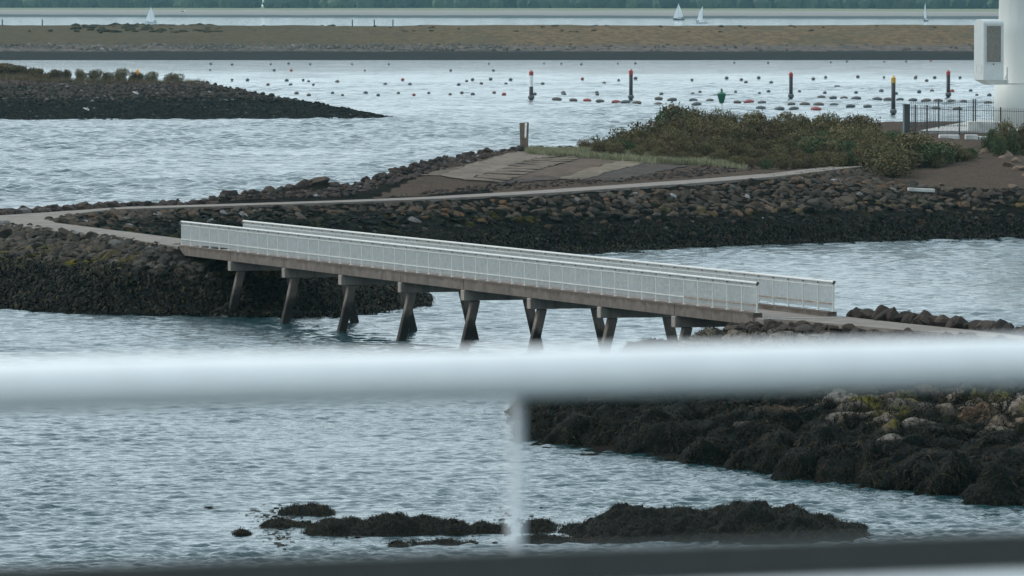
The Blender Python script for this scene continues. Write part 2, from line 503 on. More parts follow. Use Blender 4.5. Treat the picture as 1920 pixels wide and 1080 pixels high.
class Terrain:
    def __init__(s, lines, x0, x1, y0, y1, cx, cy, amp=0.1, nscale=0.5, border=-6.0):
        vs, zs, es = [], [], []
        def add(pts, closed=False):
            b = len(vs)
            for p in pts:
                vs.append(Vector((p[0], p[1]))); zs.append(p[2])
            n = len(pts)
            for i in range(n - 1): es.append((b + i, b + i + 1))
            if closed: es.append((b + n - 1, b))
        add([(x0 - 5, y0 - 5, border), (x1 + 5, y0 - 5, border), (x1 + 5, y1 + 5, border), (x0 - 5, y1 + 5, border)], True)
        for l in lines: add(l)
        ov, oe, of, ovi, _, _ = delaunay_2d_cdt(vs, es, [], 0, 1e-4, True)
        zz = []
        for i, v in enumerate(ov):
            if ovi[i]: zz.append(sum(zs[k] for k in ovi[i]) / len(ovi[i]))
            else:
                d = [(v - q).length for q in vs]
                k = np.argsort(d)[:2]
                w = [1 / (d[j] + 1e-6) for j in k]
                zz.append(sum(zs[j] * w_ for j, w_ in zip(k, w)) / sum(w))
        s.x0, s.y0, s.cx, s.cy = x0, y0, cx, cy
        s.nx, s.ny = int((x1 - x0) / cx) + 1, int((y1 - y0) / cy) + 1
        G = np.full((s.ny, s.nx), border, dtype=np.float64)
        X = x0 + np.arange(s.nx) * cx; Y = y0 + np.arange(s.ny) * cy
        for f in of:
            a, b, c = (ov[i] for i in f); za, zb, zc = (zz[i] for i in f)
            i0 = max(0, int((min(a.x, b.x, c.x) - x0) / cx)); i1 = min(s.nx - 1, int((max(a.x, b.x, c.x) - x0) / cx) + 1)
            j0 = max(0, int((min(a.y, b.y, c.y) - y0) / cy)); j1 = min(s.ny - 1, int((max(a.y, b.y, c.y) - y0) / cy) + 1)
            if i1 < i0 or j1 < j0: continue
            gx, gy = np.meshgrid(X[i0:i1 + 1], Y[j0:j1 + 1])
            den = (b.y - c.y) * (a.x - c.x) + (c.x - b.x) * (a.y - c.y)
            if abs(den) < 1e-9: continue
            l1 = ((b.y - c.y) * (gx - c.x) + (c.x - b.x) * (gy - c.y)) / den
            l2 = ((c.y - a.y) * (gx - c.x) + (a.x - c.x) * (gy - c.y)) / den
            l3 = 1 - l1 - l2
            ins = (l1 >= -1e-6) & (l2 >= -1e-6) & (l3 >= -1e-6)
            sub = G[j0:j1 + 1, i0:i1 + 1]
            sub[ins] = (l1 * za + l2 * zb + l3 * zc)[ins]
        s.G = G; s.X, s.Y = X, Y
        if amp:
            for j in range(s.ny):
                for i in range(s.nx):
                    g = G[j, i]
                    if g > -0.4:
                        k = min(1.0, max(0.0, (g + 0.2) / 0.8))
                        G[j, i] = g + amp * k * fbm(X[i], Y[j], nscale)
    def h(s, x, y):
        u = (x - s.x0) / s.cx; v = (y - s.y0) / s.cy
        i, j = int(u), int(v)
        if i < 0 or j < 0 or i >= s.nx - 1 or j >= s.ny - 1: return -9.0
        u -= i; v -= j
        G = s.G
        return float((G[j, i] * (1 - u) + G[j, i + 1] * u) * (1 - v) + (G[j + 1, i] * (1 - u) + G[j + 1, i + 1] * u) * v)
    def hit(s, px, py, y0=None, y1=None):
        r = ray(px, py)
        y = y0 if y0 else s.y0
        end = y1 if y1 else s.y0 + s.cy * (s.ny - 2)
        while y < end:
            t = y / r.y
            z = CAM_H + r.z * t
            if z <= s.h(r.x * t, y): return Vector((r.x * t, y, s.h(r.x * t, y)))
            y += 0.25
        return None
    def mesh(s, name, mat, zmin=-0.7, smooth=True, attr=None):
        X, Y, G = s.X, s.Y, s.G
        gx, gy = np.meshgrid(X, Y)
        V = np.stack([gx.ravel(), gy.ravel(), G.ravel()], 1)
        idx = np.arange(s.nx * s.ny).reshape(s.ny, s.nx)
        a, b, c, d = idx[:-1, :-1].ravel(), idx[:-1, 1:].ravel(), idx[1:, 1:].ravel(), idx[1:, :-1].ravel()
        q = np.stack([a, b, c, d], 1)
        z = V[:, 2]
        q = q[(z[q] > zmin).any(1)]
        used = np.unique(q)
        rem = np.full(len(V), -1); rem[used] = np.arange(len(used))
        V2 = V[used]
        me = mesh_np(name, V2, rem[q], [mat], smooth)
        if attr is not None:
            at = me.attributes.new('zone', 'FLOAT', 'POINT')
            at.data.foreach_set('value', np.array([attr(*v) for v in V2], dtype=np.float32))
        return link(name, me)

def in_poly(x, y, poly):
    c = False
    j = len(poly) - 1
    for i in range(len(poly)):
        xi, yi = poly[i]; xj, yj = poly[j]
        if (yi > y) != (yj > y) and x < (xj - xi) * (y - yi) / (yj - yi) + xi: c = not c
        j = i
    return c

# ------------------------------------------------------------------ rocks
def ico(sub):
    bm = bmesh.new()
    bmesh.ops.create_icosphere(bm, subdivisions=sub, radius=1.0)
    V = np.array([v.co[:] for v in bm.verts]); Fc = np.array([[v.index for v in f.verts] for f in bm.faces])
    bm.free()
    return V, Fc

def rock_shape(seed, sub, planes=9, lump=0.12, soft=1.0):
    r = np.random.default_rng(seed)
    V, Fc = ico(sub)
    V = V.copy()
    for _ in range(planes):
        n = r.normal(size=3); n /= np.linalg.norm(n)
        d = r.uniform(0.45, 0.85)
        k = V @ n - d
        V -= soft * np.outer(np.clip(k, 0, None), n)
    o = r.uniform(0, 50, 3)
    for i in range(len(V)):
        V[i] *= 1 + lump * noise.noise(Vector(V[i] * 1.6 + o))
    return V, Fc
ROCK1 = [rock_shape(100 + i, 2, 13, 0.12) for i in range(14)]
ROCK0 = [rock_shape(200 + i, 1, 5, 0.2) for i in range(10)]
ROCK_ME = {}

def rock_mesh(i, mat, smooth=False):
    k = (i, mat.name)
    if k not in ROCK_ME:
        V, Fc = ROCK1[i]
        ROCK_ME[k] = mesh_np('stone', V, Fc, [mat], smooth)
    return ROCK_ME[k]

def rot_mats(n, r, tilt=0.6):
    out = []
    for _ in range(n):
        out.append(np.array((Matrix.Rotation(r.uniform(0, 6.283), 3, 'Z') @ Matrix.Rotation(r.uniform(-tilt, tilt), 3, 'X') @ Matrix.Rotation(r.uniform(-tilt, tilt), 3, 'Y'))))
    return out

def joined_rocks(name, items, mat, base, parent=None, seed=1, label=None, cat=None):
    """items: (x,y,z,rx,ry,rz) -> one mesh"""
    r = np.random.default_rng(seed)
    rots = rot_mats(64, r)
    VV, FF, b = [], [], 0
    for it in items:
        V, Fc = base[r.integers(len(base))]
        v = (V * np.array(it[3:6])) @ rots[r.integers(64)].T + np.array(it[:3])
        VV.append(v); FF.append(Fc + b); b += len(V)
    o = link(name, mesh_np(name, np.concatenate(VV), np.concatenate(FF), [mat]), parent)
    return tag(o, label, cat, None, 'stuff')

def split_rocks(items, n=300, low=0.3):
    """the n that show largest in the photo, and the rest"""
    def key(it):
        px, py = proj(*it[:3])
        if not (-20 < px < 1940 and 0 < py < 1085): return 0
        return (it[3] + it[4]) / it[1] * (1.0 if it[2] > 0.1 else low)
    order = sorted(range(len(items)), key=lambda i: -key(items[i]))
    return [items[i] for i in order[:n]], [items[i] for i in order[n:]]

def place_rocks(items, parent, mat, seed=1, name='stone'):
    r = random.Random(seed)
    for it in items:
        o = link(name, rock_mesh(r.randrange(len(ROCK1)), mat), parent)
        o.location = it[:3]; o.scale = it[3:6]
        o.rotation_euler = (r.uniform(-.6, .6), r.uniform(-.6, .6), r.uniform(0, 6.28))

# ------------------------------------------------------------------ water
def vnoise(x, y, s, seed):
    """smooth 2-D value noise on arrays, 0..1"""
    r = np.random.default_rng(seed); T = r.random((64, 64))
    u, v = x * s, y * s
    i, j = np.floor(u).astype(int), np.floor(v).astype(int)
    fu, fv = u - i, v - j
    fu, fv = fu * fu * (3 - 2 * fu), fv * fv * (3 - 2 * fv)
    g = lambda a, b: T[a % 64, b % 64]
    return (g(i, j) * (1 - fu) + g(i + 1, j) * fu) * (1 - fv) + (g(i, j + 1) * (1 - fu) + g(i + 1, j + 1) * fu) * fv

def wave_field(X, Y, cell):
    r = np.random.default_rng(17)
    # gusts: rougher and calmer lanes, with a calm patch round the near rocks
    g = 0.55 * vnoise(X, Y * 0.35, 0.045, 1) + 0.3 * vnoise(X, Y * 0.4, 0.13, 2) + 0.15 * vnoise(X, Y * 0.5, 0.4, 3)
    amp = 0.5 + 0.8 * np.clip((g - 0.3) / 0.4, 0, 1)
    calm = np.exp(-((X + 1.5) / 9.0) ** 4 - ((Y - 207.0) / 7.5) ** 4)
    amp *= 1 - 0.7 * calm
    lee = np.exp(-((X - 8) / 9.0) ** 2 - ((Y - 228.0) / 14.0) ** 2)
    amp *= 1 - 0.3 * lee
    Z = np.zeros_like(Y)
    def train(n, l0, l1, slope, w, seed):
        nonlocal Z
        for k in range(n):
            lam = l0 * (l1 / l0) ** ((k + r.random()) / n)
            d = math.radians(-66 + r.normal() * 38)          # running towards the camera and a little to the right
            kx, ky = 2 * math.pi / lam * math.cos(d), 2 * math.pi / lam * math.sin(d)
            fade = np.clip((lam / cell - 2.3) / 1.0, 0, 1)
            ph = kx * X + ky * Y + r.uniform(0, 6.28) + 2.0 * vnoise(X, Y, 0.3 / lam, seed + k)
            Z += w * (lam / (2 * math.pi)) * slope * fade * (np.sin(ph) + 0.25 * np.sin(2 * ph + 1.57))
    train(54, 0.26, 0.85, 0.055, 1.0, 40)
    train(24, 0.85, 2.4, 0.030, 1.0, 140)
    train(44, 0.9, 3.6, 0.060, np.clip((Y - 380) / 160, 0, 1), 240)     # longer chop in the open channel
    train(26, 1.8, 4.5, 0.034, np.clip((Y - 820) / 200, 0, 1), 340)
    return Z * amp

def make_sea():
    y0, ym, y1 = 178.0, 300.0, 1790.0
    def rows_of(a, b, q):
        n = int(math.log(b / a) / q) + 1
        return a * np.exp(np.linspace(0, math.log(b / a), n))
    VV, FF, b = [], [], 0
    for Yr, qc, half, drop in ((rows_of(y0, ym, 0.00048), 0.00056, 0.088, 0.0), (np.concatenate([rows_of(ym, 950.0, 0.00062)[:-1], rows_of(950.0, 1300.0, 0.0008)[:-1], rows_of(1300.0, y1, 0.0011)]), 0.0009, 0.094, 0.006)):
        a = np.linspace(-half, half, int(2 * half / qc) + 1)
        Y = np.repeat(Yr[:, None], len(a), 1); X = Y * a[None, :]
        Z = wave_field(X, Y, np.maximum(np.gradient(Yr)[:, None], Y * qc * 0.75))
        edge = np.minimum(1, np.minimum((a + half) / 0.003, (half - a) / 0.003))[None, :] * np.clip((y1 - Y) / 40, 0, 1) * np.clip((Y - y0 + 0.5) / 3, 0, 1)
        Z = Z * edge - drop * np.clip(1 - (Y - ym) / 3, 0, 1) * (Y >= ym)
        V = np.stack([X.ravel(), Y.ravel(), Z.ravel()], 1)
        idx = np.arange(Y.size).reshape(Y.shape) + b
        FF.append(np.stack([idx[:-1, :-1].ravel(), idx[:-1, 1:].ravel(), idx[1:, 1:].ravel(), idx[1:, :-1].ravel()], 1))
        VV.append(V); b += len(V)
    B, h0, h1 = 3300.0, 0.088, 0.094
    ex = np.array([(-B, -100, 0), (B, -100, 0), (B, y0, 0), (-B, y0, 0), (-B, y1, 0), (B, y1, 0), (-B, 8800, 0), (B, 8800, 0),
                   (-y0 * h0, y0, 0), (y0 * h0, y0, 0), (-y1 * h1, y1, 0), (y1 * h1, y1, 0), (-ym * h1, ym, 0), (ym * h1, ym, 0), (-ym * h0, ym, 0), (ym * h0, ym, 0), (-B, ym, 0), (B, ym, 0)])
    F2 = np.array([(0, 1, 2, 3), (3, 8, 14, 16), (9, 2, 17, 15), (16, 12, 10, 4), (13, 17, 5, 11), (4, 5, 7, 6)]) + b
    return mesh_np('sea', np.concatenate(VV + [ex]), np.concatenate(FF + [F2]), [M['water']], True)
sea = tag(link('sea', make_sea()), 'grey blue rippled tidal water round the islands and bridge', 'sea', None, 'structure')

# ------------------------------------------------------------------ main island with the path and left bank
def zpath(px): return interp([(0, 3.2), (633, 3.25), (1000, 3.4), (1300, 3.7), (1620, 4.2)], px)
shoreA = [Pz(*p) for p in [(-600, 540), (-200, 568), (0, 578), (100, 586), (200, 590), (420, 593), (560, 597), (640, 593), (740, 580), (797, 572), (790, 560), (745, 543), (690, 525), (650, 512), (700, 505), (850, 490), (1075, 472), (1300, 463), (1600, 453), (1920, 446), (2400, 437)]]
spit_ridge = [Vector((-13, 352.5, 2.6)), PY(600, 505, 358), PY(660, 522, 363), PY(703, 535, 365), PY(760, 556, 360)]
pB_near = [Pz(-500, 392, 3.15), Pz(-200, 404, 3.15), Pz(0, 420, 3.15), Pz(147, 438, 3.15), Pz(250, 450, 3.15), Vector((-17.1, 354.6, 3.15))]
pB_far = [Vector((-13.2, 356.0, 3.15)), Pz(335, 447, 3.15), Pz(200, 430, 3.15), Pz(105, 418, 3.15), Pz(90, 412, 3.17), Pz(130, 403, 3.19)]
pA_near_px = [(173, 397), (233, 392), (400, 387.5), (633, 380), (800, 374), (1000, 364), (1150, 354), (1300, 344), (1450, 332), (1620, 312), (1700, 303)]
pA_far_px = [(-500, 388), (-200, 396), (0, 404), (167, 393), (233, 388.3), (418, 383), (640, 376), (800, 369.5), (1000, 358), (1150, 347.5), (1300, 337), (1450, 325), (1620, 305), (1700, 296)]
pA_near = [Pz(x, y, zpath(x)) for x, y in pA_near_px]
pA_far = [Pz(x, y, zpath(x)) for x, y in pA_far_px]
ridge = [PY(*p) for p in [(350, 382, 425), (400, 375, 430), (430, 366, 434), (500, 358, 438), (570, 348, 442), (610, 347, 445), (650, 349, 448), (700, 335, 452), (760, 315, 458), (800, 304, 464), (880, 289, 474), (980, 280, 485), (1060, 280, 493), (1100, 280, 500)]]
low = lambda L, d=0.10: [Vector((p.x, p.y, p.z - d)) for p in L]
back1 = [p + Vector((-9, 7, 0)) for p in pA_far[:6]]
back1 = [Vector((p.x, p.y, -0.8)) for p in back1] + [Vector((p.x - 7, p.y + 16, -0.8)) for p in ridge[1:]]
bush_low = [PY(*p) for p in [(1120, 286, 487), (1220, 300, 484), (1320, 309, 482), (1420, 317, 482), (1520, 313, 486)]]
bush_top = [PY(*p) for p in [(1180, 266, 508), (1250, 254, 515), (1400, 252, 520), (1550, 252, 525), (1650, 256, 535)]]
back2 = [Vector((12, 545, -0.8)), Vector((22, 552, -0.8)), Vector((28, 580, -0.8)), Vector((28, 645, -0.8)), Vector((70, 668, -0.8))]
mound_hi = [PY(*p) for p in [(1700, 318, 483), (1760, 299, 488), (1850, 291, 494), (1920, 293, 494), (2200, 290, 497)]]
mound_lo = [PY(*p) for p in [(1650, 346, 469), (1740, 352, 467), (1920, 351, 467), (2300, 345, 467)]]
plat = [Vector((31.5, 578, 4.4)), Vector((45, 574, 4.35)), Vector((62, 572, 4.35))]
plat0 = [Vector((31, 563, 3.75)), Vector((45, 560, 3.7)), Vector((62, 558, 3.7))]
plat2 = [Vector((31.5, 640, 4.45)), Vector((62, 640, 4.45))]
LA = [shoreA, spit_ridge, low(pB_near), low(pB_far + pA_near), low(pA_far), ridge, back1, bush_low, bush_top, back2, mound_hi, mound_lo, plat0, plat, plat2]
TA = Terrain(LA, -62, 66, 340, 672, 0.5, 0.5, amp=0.10, nscale=0.6)
ZONE_DRY = [(700, 372), (780, 335), (850, 300), (960, 270), (1900, 180), (2400, 180), (2400, 352), (1640, 352), (1600, 312), (1300, 336), (1100, 352), (930, 366), (930, 350), (800, 366)]
def zoneA(x, y, z):
    px, py = proj(x, y, z)
    if y > 430 and z > 2.6 and in_poly(px, py, ZONE_DRY): return 1.0
    return 0.0
islA = TA.mesh('island', M['soil'], attr=zoneA)
tag(islA, 'low stony island with a brown hill, a path and a bushy top', 'island', None, 'structure')

def ribbon(name, A, B, mat, lift=0.0, thick=0.25, n=1):
    """slab between two edge polylines (same count)"""
    V, Fq = [], []
    for a, b in zip(A, B):
        V += [(a.x, a.y, a.z + lift), (b.x, b.y, b.z + lift), (a.x, a.y, a.z + lift - thick), (b.x, b.y, b.z + lift - thick)]
    for i in range(len(A) - 1):
        k, m = 4 * i, 4 * i + 4
        Fq += [(k, k + 1, m + 1, m), (k, m, m + 2, k + 2), (k + 1, k + 3, m + 3, m + 1)]
    Fq += [(0, 2, 3, 1), (len(V) - 4, len(V) - 3, len(V) - 1, len(V) - 2)]
    me = bpy.data.meshes.new(name); me.from_pydata(V, [], Fq); me.materials.append(mat)
    bm = bmesh.new(); bm.from_mesh(me); bmesh.ops.recalc_face_normals(bm, faces=bm.faces); bm.to_mesh(me); bm.free()
    return link(name, me)

def resample(L, n):
    d = [0.0]
    for a, b in zip(L, L[1:]): d.append(d[-1] + (b - a).length)
    out = []
    for k in range(n):
        t = d[-1] * k / (n - 1)
        for i in range(len(L) - 1):
            if t <= d[i + 1] + 1e-9:
                out.append(L[i].lerp(L[i + 1], (t - d[i]) / max(1e-9, d[i + 1] - d[i]))); break
    return out

pA = ribbon('path', resample(pA_near, 40), resample(pA_far[3:], 40), M['path'], 0.02)
tag(pA, 'narrow pale concrete path running along the top of the stone embankment', 'path', None, 'structure')
jn = pB_near[:3]
VB = [Vector(p) for p in pB_near] ; 
# junction and the arm to the bridge: one polygon slab
poly = pB_near + pB_far + [pA_near[0], pA_far[3], pA_far[2], pA_far[1], pA_far[0]]
bm = bmesh.new()
f = bm.faces.new([bm.verts.new((p.x, p.y, p.z + 0.012)) for p in poly])
bmesh.ops.triangulate(bm, faces=[f])
ext = bmesh.ops.extrude_face_region(bm, geom=bm.faces[:])
for v in ext['geom']:
    if isinstance(v, bmesh.types.BMVert): v.co.z -= 0.25
bmesh.ops.recalc_face_normals(bm, faces=bm.faces)
me = bpy.data.meshes.new('path'); bm.to_mesh(me); bm.free(); me.materials.append(M['path'])
tag(link('path', me), 'pale concrete path fork leading from the embankment down to the bridge', 'path', None, 'structure')

# striped revetment on the hill (sheets a little above the soil)
def patch(name, q, mat, lift, nu=24, nv=24, parent=None, u0=0, u1=1, v0=0, v1=1, rag=0.22):
    """q: four world points (low-left, low-right, top-right, top-left), draped on the island"""
    V, Fq = [], []
    for j in range(nv + 1):
        for i in range(nu + 1):
            u = u0 + (u1 - u0) * i / nu; v = v0 + (v1 - v0) * j / nv
            p = q[0].lerp(q[1], u).lerp(q[3].lerp(q[2], u), v)
            p += rag * Vector((noise.noise(p * 0.9 + Vector((lift * 90, 0, 0))), noise.noise(p * 0.9 + Vector((0, lift * 70, 5))), 0))
            V.append((p.x, p.y, TA.h(p.x, p.y) + lift + 0.012 * noise.noise(p * 1.7)))
    for j in range(nv):
        for i in range(nu):
            a = j * (nu + 1) + i
            Fq.append((a, a + 1, a + nu + 2, a + nu + 1))
    # skirt so the sheet has thickness
    return link(name, mesh_np(name, V, Fq, [mat], True), parent)

def hits(*pp):
    return [TA.hit(x, y, 425, 520) or PY(x, y, 470) for x, y in pp]
E = [((782, 330), (950, 284)), ((824, 331), (972, 286)), ((874, 340), (1038, 292)), ((940, 346), (1118, 295)), ((1049, 337), (1172, 302)), ((1093, 339), (1218, 306)), ((1170, 340), (1290, 312))]
EW = [(hits(a)[0], hits(b)[0]) for a, b in E]
spec = [('gravel_strip', 'gravel_a', 0.05, 'brown gravel strip'), ('concrete_strip', 'gravel_b', 0.07, 'smooth grey strip'), None, ('gravel_strip', 'gravel_c', 0.05, 'red brown gravel strip'), ('gravel_strip', 'gravel_d', 0.07, 'pale sandy strip'), ('gravel_strip', 'gravel_e', 0.05, 'dark gravel strip')]
for k, sp in enumerate(spec):
    q = [EW[k][0], EW[k + 1][0], EW[k + 1][1], EW[k][1]]
    if sp:
        o = patch(sp[0], q, M[sp[1]], sp[2], parent=islA)
        o['label'] = sp[3]
    else:
        patch('ramp_bed', q, M['plank_gap'], 0.04, parent=islA)
        NP = 13
        for i in range(NP):
            o = patch('step', q, M['plank'], 0.085 + 0.01 * (i % 2), 10, 2, islA, 0.03, 0.98, (i + 0.06) / NP, (i + 0.84) / NP, 0.12)

# ------------------------------------------------------------------ breakwater on the right
shoreB = [Vector((24, 292, 0)), Vector((16, 295, 0)), Vector((10, 291, 0)), Vector((7.3, 285, 0))] + [Pz(*p) for p in [(1150, 735), (1060, 748), (1005, 775), (978, 803), (990, 830), (1040, 848), (1150, 853), (1250, 858), (1400, 880), (1540, 903), (1700, 914), (1800, 932), (1920, 947), (2300, 1000)]]
bk_near = [Vector((9.6, 278.6, 3.0))] + [Pz(*p, 3.0) for p in [(1500, 602), (1653, 616), (1758, 624), (1900, 636), (2300, 668)]]
bk_far = [Vector((13.4, 280.0, 3.0))] + [Pz(*p, 3.0) for p in [(1675, 605), (1762, 613.5), (1850, 622.5), (2000, 641), (2400, 690)]]
backB = [Vector((p.x + 9, p.y + 5, -0.2)) for p in bk_far[1:]]
TB = Terrain([shoreB, low(bk_near), low(bk_far), backB], -6, 46, 205, 300, 0.4, 0.4, amp=0.15, nscale=0.5)
brk = TB.mesh('breakwater', M['soil'], attr=lambda x, y, z: 0.0)
tag(brk, 'boulder breakwater dark with seaweed reaching out beyond the white rail', 'breakwater', None, 'structure')
o = ribbon('path', resample(bk_near, 14), resample(bk_far, 14), M['path'], 0.02)
tag(o, 'concrete path leading off the near end of the bridge along the breakwater', 'path', None, 'structure')

# weed covered boulders with fronds
def frond_mesh(name, V, N, count, seed, L=(0.15, 0.45), w=(0.02, 0.055), off=0.02, lowz=-0.6):
    r = np.random.default_rng(seed)
    idx = np.where((V[:, 2] > lowz))[0]
    VV, FF = [], []
    for k in range(count):
        i = idx[r.integers(len(idx))]
        p = V[i] + r.normal(size=3) * 0.03; n = N[i]
        d = np.array([0, 0, -1.0]) - n * (-n[2]); d += r.normal(size=3) * 0.55
        d -= n * (d @ n)
        d /= np.linalg.norm(d) + 1e-6
        s_ = np.cross(n, d); ln = r.uniform(*L); ww = r.uniform(*w)
        b = len(VV)
        for j in range(4):
            t = j / 3
            c = p + d * ln * t + n * (off + 0.03 * math.sin(t * 5 + k)) - np.array([0, 0, 0.10 * ln * t * t])
            wj = ww * (1 - 0.6 * t)
            VV += [c - s_ * wj, c + s_ * wj]
        for j in range(3):
            a = b + 2 * j
            FF.append((a, a + 1, a + 3, a + 2))
    return mesh_np(name, VV, FF, [M['weed']], False)

BOULD = []
for i in range(9):
    V, Fc = rock_shape(500 + i, 4, 7, 0.3, 0.85)
    o3 = rng.uniform(0, 50, 3)
    for k in range(len(V)):
        V[k] *= 0.97 + 0.16 * abs(noise.noise(Vector(V[k] * 2.6 + o3))) + 0.05 * noise.fractal(Vector(V[k] * 5 + o3), 1.0, 2.0, 3)
    me = mesh_np('boulder', V, Fc, [M['boulder']], True)
    N = V / np.linalg.norm(V, axis=1)[:, None]
    BOULD.append((me, frond_mesh('seaweed', V, N, 3600, i, (0.08, 0.24), (0.006, 0.016), 0.006)))

items = []
rr = random.Random(5)
pathmid = resample(bk_near, 30)
def lay(spacing, test):
    y = 206.0
    while y < 299:
        x = -5.0
        while x < 22.5:
            gx, gy = x + rr.uniform(-.35, .35) * spacing, y + rr.uniform(-.35, .35) * spacing
            z = TB.h(gx, gy)
            x += spacing
            if z < -0.12 or z > 2.93: continue
            if gx > interp([(p.y, p.x) for p in reversed(pathmid)], gy) + 0.2 and gy < 281: continue
            dn = min((Vector((gx, gy)) - p.xy).length for p in pathmid)
            k = test(gx, gy, z, dn)
            if k: items.append((gx, gy, z - 0.1 * k, k * rr.uniform(.9, 1.35), k * rr.uniform(.9, 1.25), k * rr.uniform(.8, 1.05)))
        y += spacing
near_head = lambda gx, gy: abs(gx - 10.5) < 4.5 and gy > 274
lay(1.75, lambda gx, gy, z, dn: rr.uniform(1.1, 1.55) if dn > 2.6 and z > 0.02 and (z < 1.95 or gy < 250) and not near_head(gx, gy) and proj(gx, gy, z)[0] > 1015 else 0)
near_b, rest_b = split_rocks(items, 300, 1.0)
rr = random.Random(9)
for it in near_b:
    me, wd = BOULD[rr.randrange(len(BOULD))]
    o = link('boulder', me, brk)
    o.location = it[:3]; o.scale = it[3:6]; o.rotation_euler = (rr.uniform(-.35, .35), rr.uniform(-.35, .35), rr.uniform(0, 6.28))
    if it[2] < 1.9:
        w_ = link('seaweed', wd, o); w_['kind'] = 'stuff'
if rest_b:
    joined_rocks('boulders', rest_b, M['boulder'], ROCK1, brk, 3)
# stones along the far edge of that path and small stones by the bridge end
items = []
rr = random.Random(21)
for p in resample(bk_far, 80)[1:]:
    for k in range(2):
        q = p + Vector((0.45 + 0.8 * k + rr.uniform(-.2, .2), 0.25 + rr.uniform(-.2, .3), 0))
        s_ = rr.uniform(.3, .52)
        items.append((q.x, q.y, 3.0 + 0.12 - 0.25 * k, s_ * rr.uniform(.9, 1.3), s_, s_ * rr.uniform(.7, 1)))
for p in resample(bk_near, 60)[1:34]:
    for k in range(2):
        q = p - Vector((0.3 + 0.5 * k + rr.uniform(-.15, .15), 0.15 + rr.uniform(-.2, .2), 0))
        s_ = rr.uniform(.2, .36)
        items.append((q.x, q.y, 2.78 - 0.15 * k, s_ * rr.uniform(.9, 1.3), s_, s_ * rr.uniform(.7, 1)))
y = 244.0
while y < 287:
    x = 4.0
    while x < 22:
        gx, gy = x + rr.uniform(-.3, .3), y + rr.uniform(-.3, .3)
        x += 0.62
        z = TB.h(gx, gy)
        head = near_head(gx, gy)
        if z < (0.2 if head else 1.75) or z > 2.86: continue
        if gx > interp([(p.y, p.x) for p in reversed(pathmid)], gy) - 0.35 and gy < 280: continue
        if gx > 9.2 and gy > 278.2: continue
        s_ = rr.uniform(.27, .5)
        items.append((gx, gy, z + 0.04, s_ * rr.uniform(.95, 1.35), s_, s_ * rr.uniform(.65, .95)))
    y += 0.62
top_s, rest_s = split_rocks(items, 300)
place_rocks(top_s, brk, M['stone_brk'], 3)
if rest_s: joined_rocks('stones', rest_s, M['stone_brk'], ROCK1, brk, 5)

# ------------------------------------------------------------------ riprap of the left bank and of the far embankment
def scatter(T, poly, x0, x1, y0, y1, sp, smin, smax, seed, zmin=-0.2, flat=0.75, sink=0.0):
    r = random.Random(seed)
    out = []
    y = y0
    while y < y1:
        x = x0
        while x < x1:
            gx, gy = x + r.uniform(-.5, .5) * sp, y + r.uniform(-.5, .5) * sp
            x += sp
            z = T.h(gx, gy)
            if z < zmin: continue
            px, py = proj(gx, gy, z)
            if not in_poly(px, py, poly): continue
            k = r.uniform(smin, smax) * (1.35 if r.random() < 0.1 else 1) * (1.2 if z > 1.8 else 0.85)
            out.append((gx, gy, z - sink, k * r.uniform(.9, 1.5), k * r.uniform(.8, 1.2), k * r.uniform(.6, 1.0) * flat))
        y += sp
    return out

def revetment(name, label, items, mat, seed, n=300):
    root = empty(name)
    tag(root, label, 'revetment', None, 'structure')
    a, b = split_rocks(items, n)
    for i in range(0, 1): place_rocks(a, root, mat, seed)
    if b: joined_rocks('stones', b, mat, ROCK0, root, seed)
    return root

left_poly = [(-300, 400), (-100, 412), (0, 421), (147, 439), (250, 452), (325, 463), (335, 478), (420, 500), (560, 500), (660, 515), (705, 530), (810, 560), (810, 585), (640, 602), (420, 602), (200, 600), (0, 590), (-300, 575)]
items = scatter(TA, left_poly, -40, -3, 343, 400, 0.5, 0.2, 0.38, 31, sink=0.05)
bank_l = revetment('stone_bank', 'dark weedy stone bank below the path left of the bridge', items, M['stone'], 32)
far_poly = [(90, 414), (173, 402), (233, 397), (633, 386), (1000, 370.5), (1300, 351), (1450, 339), (1600, 320), (1640, 320), (1700, 345), (1760, 353), (1920, 352), (2100, 350), (2100, 470), (1075, 480), (700, 520), (470, 480), (335, 446), (250, 437), (105, 419)]
items = scatter(TA, far_poly, -27, 48, 366, 482, 0.56, 0.2, 0.4, 33, sink=0.05)
bank_f = revetment('stone_embankment', 'long stone embankment below the path, red brown on top, dark below', items, M['stone_far'], 34)
def bank_fronds(poly, x0, x1, y0, y1, count, zmax, seed, parent):
    r = random.Random(seed); VV, FF = [], []
    while len(FF) < count * 2:
        x, y = r.uniform(x0, x1), r.uniform(y0, y1)
        z = TA.h(x, y)
        if z < -0.05 or z > zmax + r.uniform(-.4, .1): continue
        if not in_poly(*proj(x, y, z), poly): continue
        a = r.uniform(0, 6.28); ln = r.uniform(.12, .34); w = r.uniform(.02, .05)
        c, s_ = math.cos(a), math.sin(a); b = len(VV); zz = z + r.uniform(.12, .34)
        for k in range(3):
            q = k / 2 * ln
            VV += [(x + c * q - s_ * w, y + s_ * q + c * w, zz + .05 * math.sin(k * 1.6)), (x + c * q + s_ * w, y + s_ * q - c * w, zz + .05 * math.sin(k * 1.6))]
            zz -= r.uniform(.02, .12)
        FF += [(b, b + 1, b + 3, b + 2), (b + 2, b + 3, b + 5, b + 4)]
    o = link('seaweed', mesh_np('seaweed', VV, FF, [M['weed']]), parent); o['kind'] = 'stuff'
bank_fronds(left_poly, -40, -3, 343, 385, 26000, 1.95, 71, bank_l)
bank_fronds(far_poly, -15, 42, 400, 465, 16000, 1.25, 72, bank_f)
